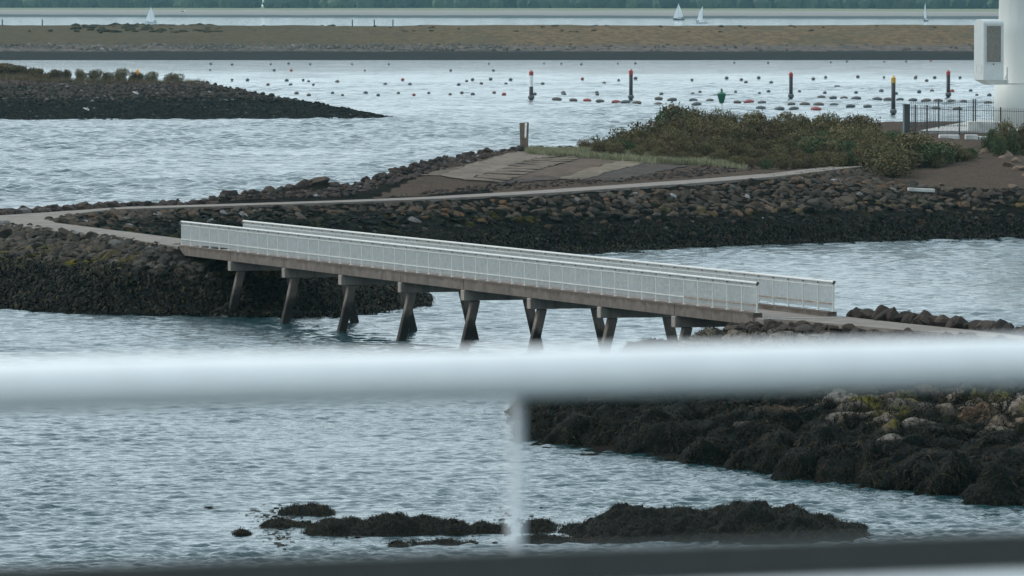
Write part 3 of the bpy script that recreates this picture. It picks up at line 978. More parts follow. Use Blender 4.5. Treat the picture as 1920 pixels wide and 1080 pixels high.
# stones on the seaward side of the path and along the ridge
items = []
rr = random.Random(41)
for p in resample(pA_far[1:6], 150):
    for k in range(2):
        q = p + Vector((-0.5 - 0.7 * k + rr.uniform(-.3, .3), 0.4 + 0.4 * k + rr.uniform(-.3, .3), 0))
        s_ = rr.uniform(.22, .5)
        items.append((q.x, q.y, 3.2 + rr.uniform(-.12, .08), s_ * rr.uniform(1, 1.5), s_, s_ * .8))
for a_, b_ in zip(ridge, ridge[1:]):
    n_ = int((b_ - a_).length / 0.5)
    for i in range(n_):
        q = a_.lerp(b_, (i + rr.random()) / n_) + Vector((rr.uniform(-.5, .5), rr.uniform(-.6, .6), 0))
        s_ = rr.uniform(.16, .4)
        items.append((q.x, q.y, TA.h(q.x, q.y) + .05, s_ * rr.uniform(1, 1.5), s_, s_ * .8))
for px, py, Yd, w_, h_ in [(433, 366, 434, 0.75, 0.45), (470, 364, 436, .6, .3), (590, 348, 443.5, 1.7, .42), (560, 350, 441, .8, .4), (630, 350, 446, .9, .35), (505, 358, 438, .7, .35)]:
    q = PY(px, py, Yd)
    items.append((q.x, q.y, q.z, w_, w_ * .7, h_))
ridge_root = empty('stone_ridge')
tag(ridge_root, 'row of dark rocks edging the seaward side of the island path', 'rocks', None, 'structure')
a, b = split_rocks(items, 280)
place_rocks(a, ridge_root, M['stone_isle'], 42)
joined_rocks('stones', b, M['stone_isle'], ROCK1, ridge_root, 43)
# small rubble on the brown slope between hill strips and path
items = scatter(TA, [(700, 372), (930, 345), (1180, 335), (1330, 310), (1420, 318), (1300, 332), (1100, 346), (930, 358), (800, 364)], -15, 20, 430, 490, 0.5, 0.08, 0.2, 51)
items += scatter(TA, [(660, 350), (760, 318), (880, 291), (980, 282), (950, 287), (790, 330), (720, 350), (640, 369), (420, 377), (430, 370)], -22, 6, 424, 492, 0.5, 0.1, 0.26, 52)
joined_rocks('rubble', items, M['stone_isle'], ROCK0, islA, 53)
slab = MB(); slab.box(-.9, .9, -.25, .25, -.12, .12)
p = TA.hit(1727, 364)
o = slab.build('stone', M['pale_concrete'], islA, bevel=0.03, loc=p + Vector((0, 0, .25))); o['label'] = 'pale slab of broken concrete'
o.rotation_euler = (0, 0.05, 0.1)

# ------------------------------------------------------------------ footbridge
BL = Vector((-17.05, 354.7)); BR = Vector((9.70, 278.4))
dv = BR - BL; L = dv.length; WB = 3.63
bridge = empty('footbridge', (BL.x, BL.y, 0), math.atan2(dv.y, dv.x))
tag(bridge, 'long concrete footbridge on raked piles with pale steel railings', 'bridge')
sp = L / 9
for i in range(9):
    for yy in (0.0, WB - 0.4):
        m = MB(); m.box(i * sp + 0.02, (i + 1) * sp - 0.02, yy, yy + 0.4, 2.72, 3.22)
        m.build('girder', M['concrete'], bridge, bevel=0.02)
    m = MB(); m.box(i * sp + 0.01, (i + 1) * sp - 0.01, 0.41, WB - 0.41, 2.8, 3.02)
    m.build('deck_slab', M['deck'], bridge)
for i in range(1, 9):
    x = i * sp
    m = MB(); m.box(x - 0.24, x + 0.24, -0.06, WB + 0.06, 2.24, 2.715)
    cap = m.build('cross_beam', M['cap'], bridge, bevel=0.02)
    for side in (0, 1):
        yt, yb = (0.56, 0.02) if side == 0 else (WB - 0.56, WB - 0.02)
        zt, zb = 2.3, -0.8
        yb = yt + (yb - yt) * (zt - zb) / (zt - 0.0)
        h = 0.19
        m = MB()
        m.hexa([(x - h, yb - h, zb), (x + h, yb - h, zb), (x + h, yb + h, zb), (x - h, yb + h, zb)],
               [(x - h, yt - h, zt - .07), (x + h, yt - h, zt - .07), (x + h, yt + h, zt - .07), (x - h, yt + h, zt - .07)])
        m.build('pile', M['pile'], cap, bevel=0.03)
m = MB(); m.box(-1.6, -0.02, -0.1, WB + 0.1, 1.6, 3.12); m.build('abutment', M['concrete'], bridge, bevel=0.03)
m = MB(); m.box(L - 0.6, L + 0.9, 0.1, WB + 0.15, 1.2, 2.715); m.box(L + .02, L + 0.9, 0.1, WB + .15, 2.715, 3.03); m.build('abutment', M['deck'], bridge, bevel=0.03)
NPOST = 49
post = MB(); post.box(-.03, .03, -.03, .03, 0, 1.17); post.box(-.09, .09, -.06, .06, 0, .02); post.box(-.035, .035, -.04, .04, 1.10, 1.17, 1)
post_me = None
for side, yy in ((0, 0.16), (1, WB - 0.16)):
    rl = MB(); rl.tube((-0.05, yy, 4.42), (L + 0.05, yy, 4.42), 0.055, n=10); rl.box(-0.02, L + .02, yy - .015, yy + .015, 4.23, 4.27)
    railing = rl.build('railing', M['rail'], bridge)
    for xa in (L + .05, -.09):
        cp = MB(); cp.tube((xa, yy, 4.42), (xa + .04, yy, 4.42), 0.06); cp.build('end_cap', M['dark_steel'], railing)
    xr = L - 5 * L / NPOST
    br_ = MB(); br_.box(0, xr - (0.01 if 1 else 0), yy - .02, yy + .02, 3.51, 3.56); br_.build('bottom_rail', M['rail'], railing)
    br_ = MB(); br_.box(xr, L, yy - .02, yy + .02, 3.51, 3.56); o = br_.build('bottom_rail', M['rust'], railing); o['label'] = 'rusty end of the bottom rail'
    for k in range(NPOST + 1):
        if post_me is None:
            o = post.build('post', [M['rail'], M['dark_steel']], railing); post_me = o.data
        else:
            o = link('post', post_me, railing)
        o.location = (k * L / NPOST, yy, 3.225)
    b_ = MB()
    for k in range(NPOST):
        x0 = k * L / NPOST
        for j in range(1, 14):
            xx = x0 + j * L / NPOST / 14
            b_.box(xx - .0075, xx + .0075, yy - .017, yy + .017, 3.34, 4.37)
    o = b_.build('balusters', M['rail'], railing); o['kind'] = 'stuff'
# kerb on the far side at the near end is the girder itself; metal strip at the deck end
m = MB(); m.box(L + 0.86, L + 0.94, 0.3, WB + .1, 3.03, 3.045); m.build('expansion_strip', M['rail'], bridge)

# ------------------------------------------------------------------ near guard railing (out of focus)
rail_root = empty('guard_railing', (0, 7.2, 14))
tag(rail_root, 'blurred white guard rail crossing the view close to the camera', 'railing')
ca = PY(0, 723, 7.0); cb = PY(1920, 676.5, 7.0 * 728 / 681.5)
dd = (cb - ca).normalized(); ctr = (ca + cb) / 2
zc = (ca.z + cb.z) / 2
def along(t, z, b=0.0): return Vector((ctr.x + dd.x * t - dd.y * b, ctr.y + dd.y * t + dd.x * b, z)) - rail_root.location
m = MB(); m.tube(along(-3, zc), along(3, zc), 0.0262, n=40); o = m.build('top_rail', M['near_white'], rail_root); o.data.shade_smooth()
zlo = PY(960, 1030, ctr.y).z
ang = math.atan2(dd.y, dd.x)
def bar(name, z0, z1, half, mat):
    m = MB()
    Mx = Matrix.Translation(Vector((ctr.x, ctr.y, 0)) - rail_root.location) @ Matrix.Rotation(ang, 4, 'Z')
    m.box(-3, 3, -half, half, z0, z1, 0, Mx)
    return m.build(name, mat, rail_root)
bar('shade_band', zlo - 0.037, zlo, 0.012, M['near_shade'])  # dark bar standing for the shaded band; the shade is in its colour
m = MB(); m.tube(along(-3, zlo - 0.037 - 0.022), along(3, zlo - 0.037 - 0.022), 0.021, n=24); o = m.build('lower_rail', M['near_white'], rail_root); o.data.shade_smooth()
pc = PY(978, 860, ctr.y)
for k in (-1, 0, 1):
    t0 = (pc.x - ctr.x) / dd.x + k * 1.5
    m = MB(); m.tube(along(t0, zlo - 1.0, .03), along(t0, zc - 0.01, .012), 0.0062, n=16); o = m.build('post', M['near_post'], rail_root); o.data.shade_smooth()

# ------------------------------------------------------------------ weed covered shoals in the near water
def shoal(name, label, prof, Yf, Yc, Yb, seed, lump=0.16, fronds=2500, group=None):
    x0, x1 = PY(prof[0][0], 1000, Yc).x, PY(prof[-1][0], 1000, Yc).x
    pad = 0.25
    nx = max(16, int((x1 - x0 + 2 * pad) / 0.06)); ny = max(14, int((Yb - Yf) / 0.12))
    zc = [(PY(px, py, Yc).x, PY(px, py, Yc).z) for px, py in prof]
    V = []
    for j in range(ny + 1):
        Y = Yf + (Yb - Yf) * j / ny
        for i in range(nx + 1):
            X = x0 - pad + (x1 - x0 + 2 * pad) * i / nx
            z = interp([(x0 - pad, -0.15)] + zc + [(x1 + pad, -0.15)], X)
            wob = 0.6 * noise.noise(Vector((X * 0.7, Y * 0.4, seed)))
            if Y < Yc: t = (Y - Yf) / (Yc - Yf) + 0.15 * wob
            else: t = 1 - (Y - Yc) / (Yb - Yc)
            t = max(-0.4, min(1, t))
            prf = math.sin(max(0, t) * math.pi / 2) if t > 0 else t
            zz = (z + 0.12) * prf - 0.12
            zz += 1.1 * lump * (0.35 + 0.65 * min(1, max(0, zz * 2.5))) * noise.fractal(Vector((X * 1.0, Y * 0.6, seed * 3.1)), 0.85, 2.1, 5) * (0.3 if zz < -0.1 else 1)
            if zz > -0.1:
                bil = abs(noise.noise(Vector((X * 1.7, Y * 1.1, seed * 1.7)))) + 0.5 * abs(noise.noise(Vector((X * 4.1, Y * 2.6, seed * 2.3))))
                zz += 1.9 * lump * (bil - 0.46) * min(1, max(0.15, zz * 4 + .4))
            V.append((X, Y, zz))
    Fq = []
    for j in range(ny):
        for i in range(nx):
            a = j * (nx + 1) + i
            q = (a, a + 1, a + nx + 2, a + nx + 1)
            if max(V[k][2] for k in q) > -0.12: Fq.append(q)
    V = np.array(V)
    c = np.array([(x0 + x1) / 2, Yc, 0])
    me = mesh_np(name, V - c, Fq, [M['boulder']], True)
    o = link(name, me, None, c)
    N = np.tile(np.array([0, -0.35, 0.94]), (len(V), 1))
    if fronds:
        w = link('seaweed', frond_mesh('seaweed', V - c, N, fronds * 2, seed, (0.06, 0.2), (0.006, 0.014), 0.006, 0.0), o)
        w['kind'] = 'stuff'
    return tag(o, label, 'shoal rock', group)

G_SH = 'weed covered rocks awash in the near water'
shoal('shoal_rock', 'largest weed covered rock, awash right of the blurred post', [(1035, 1001), (1065, 995), (1095, 984), (1130, 967), (1180, 949), (1225, 955), (1280, 958), (1330, 960), (1390, 942), (1420, 948), (1470, 960), (1485, 952), (1505, 960), (1560, 975), (1600, 988), (1625, 996)], 201.0, 205.5, 210, 1, 0.17, 9000, G_SH)
shoal('shoal_rock', 'long weed covered rock, awash left of the blurred post', [(574, 995), (590, 982), (615, 974), (665, 970), (690, 975), (720, 967), (755, 965), (790, 976), (830, 977), (865, 980), (878, 992)], 203.9, 206.0, 208.5, 2, 0.12, 4500, G_SH)
shoal('shoal_rock', 'low weedy rock with a flat tail, behind the long left rock', [(488, 986), (505, 975), (525, 972), (545, 980), (578, 981)], 206.6, 208.2, 210, 3, 0.07, 900, G_SH)
shoal('shoal_rock', 'farthest weedy rock with a ragged flat left end', [(528, 957), (560, 952), (585, 949), (608, 951), (620, 960), (637, 967)], 211.8, 213.2, 215, 4, 0.08, 1200, G_SH)
shoal('shoal_rock', 'tiny flat dark rock alone, farthest left in the water', [(377, 956), (390, 954), (413, 957)], 214.5, 215.0, 215.7, 5, 0.04, 150, G_SH)
shoal('shoal_rock', 'small round dark rock alone, nearest of the left rocks', [(437, 1001), (448, 994), (458, 994), (468, 1001)], 204.2, 204.9, 205.8, 6, 0.05, 300, G_SH)
shoal('shoal_rock', 'smooth rock half hidden by the left edge of the blurred post', [(876, 990), (893, 980), (905, 979), (925, 985), (950, 988)], 204.9, 206.0, 207.5, 7, 0.08, 700, G_SH)
shoal('shoal_rock', 'rock half hidden by the right edge of the blurred post', [(985, 985), (1002, 975), (1020, 972), (1036, 983)], 205.3, 206.8, 208.5, 8, 0.08, 700, G_SH)
shoal('shoal_rock', 'small dark rock in front of the long left rock', [(732, 1020), (743, 1014), (755, 1016), (765, 1022)], 199.9, 200.6, 201.4, 9, 0.06, 300, G_SH)
shoal('shoal_rock', 'flat ragged strip of weed in front of the long left rock', [(765, 1019), (800, 1018), (830, 1014), (870, 1018), (890, 1016)], 200.4, 201.2, 202.2, 10, 0.06, 800, G_SH)
shoal('shoal_rock', 'low flat rock beneath the pools left of the largest rock', [(975, 1008), (1010, 1004), (1050, 1008), (1120, 1013), (1180, 1015)], 201.2, 202.2, 203.6, 11, 0.08, 800, G_SH)
VV, FF = [], []
rr = random.Random(3)
for _ in range(420):
    px, py, sx = rr.choice([(500, 965, 40), (540, 960, 40), (700, 1000, 160), (850, 1000, 70), (1060, 990, 60), (520, 1006, 30), (960, 975, 60), (1060, 1005, 80)])
    p = Pz(px + rr.gauss(0, sx * .6), py + rr.gauss(0, 9), 0.012)
    a, w_ = rr.uniform(0, 3.14), rr.uniform(.03, .12)
    b0 = len(VV)
    for k in range(4):
        t = a + k * 1.57
        VV.append((p.x + w_ * math.cos(t) * rr.uniform(.4, 1.4), p.y + 2.5 * w_ * math.sin(t) * rr.uniform(.4, 1.2), 0.012 + rr.uniform(0, .02)))
    FF.append((b0, b0 + 1, b0 + 2, b0 + 3))
tag(link('floating_seaweed', mesh_np('floating_seaweed', VV, FF, [M['weed']])), 'scraps of dark seaweed afloat round the near rocks', 'seaweed', None, 'stuff')

# ------------------------------------------------------------------ shrubs
def shrub_mesh(seed, n, mat, leaf=0.07, lobes=7, stretch=1.0):
    r = np.random.default_rng(seed)
    cs = []
    for k in range(lobes):
        a = r.uniform(0, 6.28); d = r.uniform(0, 0.62)
        cs.append((np.array([d * math.cos(a), d * math.sin(a), r.uniform(0.22, 0.72)]), r.uniform(0.25, 0.42)))
    VV = np.zeros((n * 4, 3))
    for k in range(n):
        c, rad = cs[r.integers(lobes)]
        d = r.normal(size=3); d /= np.linalg.norm(d)
        p = c + d * rad * r.uniform(0.45, 1.0) ** 0.5 * r.uniform(0.85, 1.12)
        if r.random() < 0.10: p[2] += r.uniform(0, 0.16)
        if p[2] < 0.02: p[2] = r.uniform(0.02, 0.15)
        a = r.normal(size=3); a /= np.linalg.norm(a); a[2] = abs(a[2]) * stretch + 0.1
        b = np.cross(a, r.normal(size=3)); b /= np.linalg.norm(b) + 1e-6
        s_ = leaf * r.uniform(0.6, 1.4)
        VV[4*k:4*k+4] = [p - a * s_ * .3, p + b * s_ * .4 + a * s_ * .3, p + a * s_ * 1.2, p - b * s_ * .4 + a * s_ * .4]
    FF = np.arange(n * 4).reshape(n, 4)
    return mesh_np('foliage', VV, FF, [mat])

def twig_mesh(seed, n=9):
    r = random.Random(seed); m = MB()
    for k in range(n):
        a = r.uniform(0, 6.28); d = r.uniform(.2, .7)
        m.tube((0.08 * math.cos(a), 0.08 * math.sin(a), -0.1), (d * math.cos(a), d * math.sin(a), r.uniform(.45, .9)), 0.018, 0.006, 5)
    o = m.build('stem', M['twig']); me = o.data; bpy.data.objects.remove(o)
    return me
TW = [twig_mesh(i) for i in range(3)]
SHR = {k: [shrub_mesh(700 + i * 7 + j, 3600, M[k], 0.05, 11) for i in range(4)] for j, k in enumerate(('leaf_olive', 'leaf_green', 'leaf_brown'))}
SHR_S = {k: [shrub_mesh(900 + i * 7 + j, 900, M[k], 0.10, 5, 2.0) for i in range(3)] for j, k in enumerate(('leaf_olive', 'leaf_brown', 'leaf_dry'))}
def shrub(loc, w, h, kind, rr, label, group, lib=SHR, name='shrub'):
    o = empty(name, loc, rr.uniform(0, 6.28))
    o.scale = (w, w, h)
    link('foliage', rr.choice(lib[kind]), o)
    link('stem', rr.choice(TW), o)
    return tag(o, label, 'shrub', group)

SIL = [(1085, 272), (1110, 262), (1150, 250), (1200, 232), (1228, 214), (1242, 197), (1290, 197), (1340, 199), (1400, 204), (1450, 210), (1500, 211), (1540, 205), (1580, 204), (1620, 212), (1650, 232), (1680, 245)]
BOT = [(1085, 284), (1200, 296), (1300, 304), (1400, 312), (1500, 312), (1560, 306), (1620, 300), (1680, 300)]
rr = random.Random(77)
DL = {'leaf_olive': 'olive green shrub crowded into the thicket on the island hill', 'leaf_green': 'dark green shrub crowded into the thicket on the island hill', 'leaf_brown': 'brown leafed shrub crowded into the thicket on the island hill'}
for row in range(7):
    t = min(row / 5, 1.07)
    px = 1095 + 20 * (row % 2) if row < 6 else 1380
    while px < 1690:
        top = interp(SIL, px) * (1 - t) + (interp(BOT, px) - 30) * t
        bot = interp(BOT, px)
        Yd = 517 - 33 * t
        p0 = PY(px, top + rr.uniform(0, 8), Yd)
        g = TA.h(p0.x, Yd)
        if g > 1.5 and p0.z - g > 0.35:
            h_ = min(3.2, (p0.z - g) * rr.uniform(.92, 1.05))
            w_ = max(0.8, h_ * rr.uniform(.75, 1.0))
            kind = rr.choices(['leaf_olive', 'leaf_green', 'leaf_brown'], [5, 1.3 if px > 1450 else 0.5, 3 if px < 1450 else 1.5])[0]
            shrub((p0.x, Yd, g - .1), w_, h_, kind, rr, DL[kind], 'shrubs of the thicket on the island hill')
        px += rr.uniform(20, 34)
LONE = ['dark green shrub bulging at the right end of the hill thicket', 'second dark green shrub at the end of the hill thicket', 'olive shrub hanging over the end of the path', 'tall olive shrub right of the path end, below the fence cabinet', 'dark green shrub below the middle of the near fence', 'olive shrub below the concrete blocks', 'lowest olive shrub, among the top stones of the embankment', 'small dark shrub right of the concrete blocks', 'olive shrub just below the fence cabinet', 'olive shrub filling the gap behind the path end', 'tiny olive bush alone on the near edge of the path']
LONE += ['broad olive shrub at the lower right of the path end', 'olive shrub right of the fence cabinet shrub', 'low olive shrub at the edge of the brown mound', 'small olive shrub at the top of the brown mound']
lone = [(1540, 304, 1555, 262, 'leaf_green'), (1590, 302, 1590, 266, 'leaf_green'), (1660, 318, 1660, 270, 'leaf_olive'), (1700, 316, 1700, 256, 'leaf_olive'), (1745, 312, 1745, 270, 'leaf_green'), (1790, 302, 1790, 276, 'leaf_olive'), (1680, 330, 1680, 290, 'leaf_olive'), (1818, 298, 1818, 277, 'leaf_green'), (1722, 302, 1722, 256, 'leaf_olive'), (1640, 300, 1640, 262, 'leaf_olive'), (1550, 316, 1558, 300, 'leaf_olive'), (1690, 322, 1690, 280, 'leaf_olive'), (1765, 304, 1765, 268, 'leaf_olive'), (1760, 312, 1760, 285, 'leaf_olive'), (1800, 302, 1800, 280, 'leaf_olive')]
for i, (px, by, tx, ty, kind) in enumerate(lone):
    p = TA.hit(px, by, 440, 545)
    if p is None: continue
    h_ = (by - ty) * p.y / F_PX
    shrub((p.x, p.y, p.z - .1), h_ * 1.5, h_ * 1.12, kind, rr, LONE[i], 'shrubs at the end of the path')
for i, (px, by, ty, kind) in enumerate([(1858, 286, 238, 'leaf_green'), (1885, 290, 226, 'leaf_olive'), (1915, 292, 222, 'leaf_brown'), (1945, 292, 216, 'leaf_green'), (1870, 292, 255, 'leaf_green'), (1905, 290, 240, 'leaf_green'), (1845, 284, 262, 'leaf_olive')]):
    p = TA.hit(px, by, 440, 560) or PY(px, by, 520)
    h_ = (by - ty) * p.y / F_PX
    shrub((p.x, p.y, p.z - .1), h_ * .6, h_, kind, rr, 'shrub in the dark clump growing before the white tower', 'shrubs before the white tower')

# pale shore grass and dry grass on the island
def tufts(name, pts, mat, hmin, hmax, seed, label, blades=16, cat='grass', parent=None):
    r = random.Random(seed); VV, FF = [], []
    for p in pts:
        for k in range(blades):
            a = r.uniform(0, 6.28); d = r.uniform(0, .28); h_ = r.uniform(hmin, hmax); le = r.uniform(.1, .5) * h_
            bx, by = p[0] + d * math.cos(a), p[1] + d * math.sin(a)
            w_ = r.uniform(.012, .03); b0 = len(VV); c, s_ = math.cos(a), math.sin(a)
            VV += [(bx - s_ * w_, by + c * w_, p[2]), (bx + s_ * w_, by - c * w_, p[2]), (bx + c * le, by + s_ * le, p[2] + h_)]
            FF.append((b0, b0 + 1, b0 + 2))
    o = link(name, mesh_np(name, VV, FF, [mat]), parent)
    return tag(o, label, cat if label else None, None, 'stuff')
pts = []
rr = random.Random(8)
GB = [(985, 283, 290), (1040, 284, 294), (1100, 284, 298), (1160, 288, 303), (1220, 295, 308), (1290, 301, 309), (1330, 302, 312), (1400, 308, 320)]
for _ in range(1800):
    px = rr.uniform(990, 1400)
    lo_, hi_ = interp([(a, b) for a, b, c in GB], px), interp([(a, c) for a, b, c in GB], px)
    if rr.random() < 0.6 * max(0, (px - 1250) / 150): continue
    p = TA.hit(px, rr.uniform(lo_, hi_), 455, 510)
    if p: pts.append(p)
tufts('shore_grass', pts, M['leaf_pale'], 0.15, 0.5, 5, 'pale silvery grass along the foot of the thicket')
pts = []
for _ in range(130):
    px = rr.uniform(1440, 1640)
    p = TA.hit(px, interp([(1440, 336), (1620, 312)], px) + rr.gauss(0, 2.5), 440, 520)
    if p: pts.append(p)
tufts('path_grass', pts, M['leaf_olive'], 0.06, 0.22, 6, 'thin olive grass beside the upper end of the path')
# tan rocks on the mound
items = []
for px, py, s_ in [(1893, 292, .5), (1880, 296, .35), (1905, 305, .6), (1890, 312, .4), (1912, 318, .6), (1875, 285, .5), (1850, 287, .6), (1830, 289, .4), (1925, 330, .5), (1765, 348, .3), (1900, 352, .4)]:
    p = TA.hit(px, py, 440, 560)
    if p: items.append((p.x, p.y, p.z, s_ * 1.4, s_, s_ * .6))
M['tan'] = plain('tan_rock', (0.125, 0.085, 0.058), 0.9, nscale=2, bump=0.05)
place_rocks(items, islA, M['tan'], 66)

# ------------------------------------------------------------------ timber post on the hill
p = TA.hit(983, 282, 460, 500) or PY(983, 282, 487)
tp = empty('marker_post', (p.x, p.y, p.z - 0.1), R(-22))
tag(tp, 'thick brown timber post with a white strip, standing alone on the hill', 'post')
m = MB(); m.hexa([(-.25, -.16, 0), (.22, -.16, 0), (.22, .16, 0), (-.25, .16, 0)], [(-.29, -.2, 2.02), (.27, -.2, 2.06), (.27, .22, 2.06), (-.29, .22, 2.02)])
m.build('shaft', M['wood'], tp, bevel=0.02)
m = MB(); m.hexa([(.11, -.225, .98), (.22, -.225, .98), (.22, -.15, .98), (.11, -.15, .98)], [(.14, -.24, 2.0), (.275, -.24, 2.02), (.275, -.18, 2.02), (.14, -.18, 2.0)])
m.build('white_strip', M['white'], tp)

# ------------------------------------------------------------------ tower, platform, fence
tc = Vector((45.0, 603, 4.45))
tower = empty('tower', tc)
tag(tower, 'white tubular tower with a boxed hatch on its side, beyond the fence', 'tower')
m = MB()
xl = PY(1864, 200, 603).x
R0 = tc.x - xl
prof = [(R0, 0.0), (R0, 4.0), (R0 - .03, 4.02), (R0 - .06, 8.4), (R0 - .37, 9.3), (R0 - .4, 11.0), (R0 - .7, 32.0)]
m.lathe(prof, 64); o = m.build('shaft', M['turbine'], tower); o.data.shade_smooth()
for z_ in (4.0, 11.6, 18.0):
    m = MB(); rz = interp([(b, a) for a, b in prof], z_); m.lathe([(rz + .012, z_ - .05), (rz + .022, z_), (rz + .012, z_ + .05)], 64); o = m.build('flange', M['turbine'], tower); o.data.shade_smooth()
# box: barrel topped case, axis pointing out of the tower to the left and towards the camera
corner = PY(1844, 150, 597.5)
phi = R(-150)      # direction of the axis seen from the tower
box = empty('access_box', corner - tc, 0)
box.parent = tower
ax = Vector((math.cos(R(-20)), math.sin(R(-20)) * -1, 0))   # along the long side, away from the end face
Lb, wb, hb = 2.05, 1.55, 5.2
rot = Matrix(((math.cos(R(22)), -math.sin(R(22)), 0, 0), (math.sin(R(22)), math.cos(R(22)), 0, 0), (0, 0, 1, 0), (0, 0, 0, 1)))
box.rotation_euler = (0, 0, R(28))
# local: x along the long side towards the tower, y away from the camera, z up; end face at x = 0
pr = [(0, 0), (wb, 0), (wb, hb - .35)] + [(wb / 2 + wb / 2 * math.cos(t), hb - .35 + .38 * math.sin(t)) for t in np.linspace(0.15, math.pi - 0.15, 9)] + [(0, hb - .35)]
m = MB(); m.prism(pr, 0, Lb, 'x'); m.build('case', M['box_paint'], box, bevel=0.0)
m = MB(); m.box(.32, 1.72, -.03, 0.0, 1.55, hb - .55); vp = m.build('vent_panel', M['vent'], box)
m = MB()
for k in range(22): m.box(.34, 1.70, -.05, -.03, 1.6 + k * .138, 1.66 + k * .138)
o = m.build('louvres', M['vent'], vp); o['kind'] = 'stuff'
m = MB(); m.box(.22, .30, -.04, 0, 1.45, hb - .4); m.box(1.74, 1.82, -.04, 0, 1.45, hb - .4); m.box(.30, 1.74, -.04, 0, hb - .53, hb - .4); m.box(.30, 1.74, -.04, 0, 1.4, 1.52); m.build('vent_frame', M['box_side'], box)
m = MB(); m.box(.95, 1.05, -.07, -.03, 1.3, 1.42); m.build('latch', M['dark_steel'], box)
m = MB()
for a_ in ((.25, .28, .6, 1.3), (1.12, 1.15, .6, 1.3)): m.box(-.02, 0, a_[0], a_[1], a_[2], a_[3])
m.box(-.02, 0, .28, 1.12, .6, .63); m.box(-.02, 0, .28, 1.12, 1.27, 1.3); m.build('hatch', M['box_side'], box)
m = MB(); m.hexa([(.9, .2, -.42), (Lb + .6, .2, -.42), (Lb + .6, wb - .2, -.42), (.9, wb - .2, -.42)], [(.03, .03, -.003), (Lb + .5, .03, -.003), (Lb + .5, wb - .03, -.003), (.03, wb - .03, -.003)]); m.build('underside', M['box_side'], box)
m = MB(); m.tube((Lb + .35, -.02, -.3), (Lb + .35, -.02, 1.1), .06, n=8); m.tube((Lb + .35, -.05, .55), (Lb + .1, -.05, .05), .06, n=8); m.build('bracket', M['box_side'], box)

m = MB(); AP = [(PY(1722, 240, 587).x, 587), (62, 587), (62, 640), (PY(1830, 240, 640).x, 640)]
m.hexa([(x_, y_, 4.3) for x_, y_ in AP], [(x_, y_, 4.62) for x_, y_ in AP]); o = m.build('concrete_apron', M['pale_concrete'])
tag(o, 'pale concrete apron round the foot of the white tower', 'pavement', None, 'structure')
a = PY(1813, 238, 590); b = PY(1864, 238, 590)
m = MB(); m.box(a.x, b.x + .5, 588, 590, 4.623, 5.35); o = m.build('concrete_plinth', M['pale_concrete'], bevel=.03)
tag(o, 'long pale concrete plinth at the foot of the tower, behind the fence', 'plinth')
GBK = 'concrete blocks before the fence'
for px0, px1, ty, by, lab in [(1762, 1799, 253, 274, 'wide low concrete block before the fence, beside the pale gap'), (1811, 1834, 253, 274, 'square concrete block before the fence, second from the left'), (1836, 1858, 256, 274, 'darker concrete block before the fence, next to the dark clump')]:
    a = PY(px0, by, 563); b = PY(px1, ty, 563)
    m = MB(); m.box(a.x, b.x, 563, 564.6, 4.0, b.z); o = m.build('concrete_block', M['pale_concrete'], bevel=.03)
    tag(o, lab, 'block', GBK)

def fence(label, pts, h, nbar, postat, mat):
    root = empty('metal_fence', pts[0]); tag(root, label, 'fence', 'dark metal fences round the tower')
    bars = MB(); rails = MB()
    for a, b in zip(pts, pts[1:]):
        a, b = Vector(a) - root.location, Vector(b) - root.location
        n = int((b - a).length / nbar)
        for i in range(n + 1):
            p = a.lerp(b, i / n)
            bars.box(p.x - .014, p.x + .014, p.y - .014, p.y + .014, p.z + .08, p.z + h)
        for zz in (.22, h - .25): rails.tube(a + Vector((0, 0, zz)), b + Vector((0, 0, zz)), .022, n=6)
    o = bars.build('bars', mat, root); o['kind'] = 'stuff'
    rails.build('rails', mat, root)
    for p in postat:
        p = Vector(p) - root.location
        m = MB(); m.box(p.x - .06, p.x + .06, p.y - .06, p.y + .06, p.z, p.z + h + .06); m.build('post', mat, root)
    return root
FZ = 4.5
f0 = Vector((PY(1706, 240, 584).x, 584, FZ)); f1 = PY(1799, 253.5, 579.5); f2 = PY(2000, 258, 576)
def onf(a, b, px):
    t0, t1 = 0, 1
    for _ in range(40):
        t = (t0 + t1) / 2; q = a.lerp(b, t)
        if proj(*q)[0] < px: t0 = t
        else: t1 = t
    return a.lerp(b, (t0 + t1) / 2)
fence('dark metal bar fence on the near side of the tower apron', [f0, f1, f2], 2.35, 0.155, [onf(f0, f1, 1716), onf(f0, f1, 1738), f1, onf(f1, f2, 1876)], M['dark_steel'])
g0 = Vector((PY(1706, 240, 596).x, 596, FZ + .13)); g1 = Vector((PY(1863, 240, 598).x, 598, FZ + .13))
fence('dark metal bar fence on the far side of the tower apron', [g0, g1], 2.45, 0.165, [onf(g0, g1, 1760), onf(g0, g1, 1825), onf(g0, g1, 1829)], M['dark_steel'])
m = MB(); a = PY(1695, 249, 584); b = PY(1705.5, 197, 584)
m.box(a.x, b.x, 583.6, 586.0, a.z, b.z); o = m.build('fence_panel', M['green_black'], bevel=.02)
m2 = MB(); m2.box(a.x - .03, b.x + .03, 583.55, 586.05, b.z + .002, b.z + .08); m2.build('cap', M['green_black'], o)
m2 = MB(); m2.box(a.x + .05, b.x - .05, 583.57, 583.598, a.z + .2, b.z - .25); m2.build('door', M['dark_steel'], o)
tag(o, 'solid dark green cabinet closing the left end of the near fence', 'cabinet')

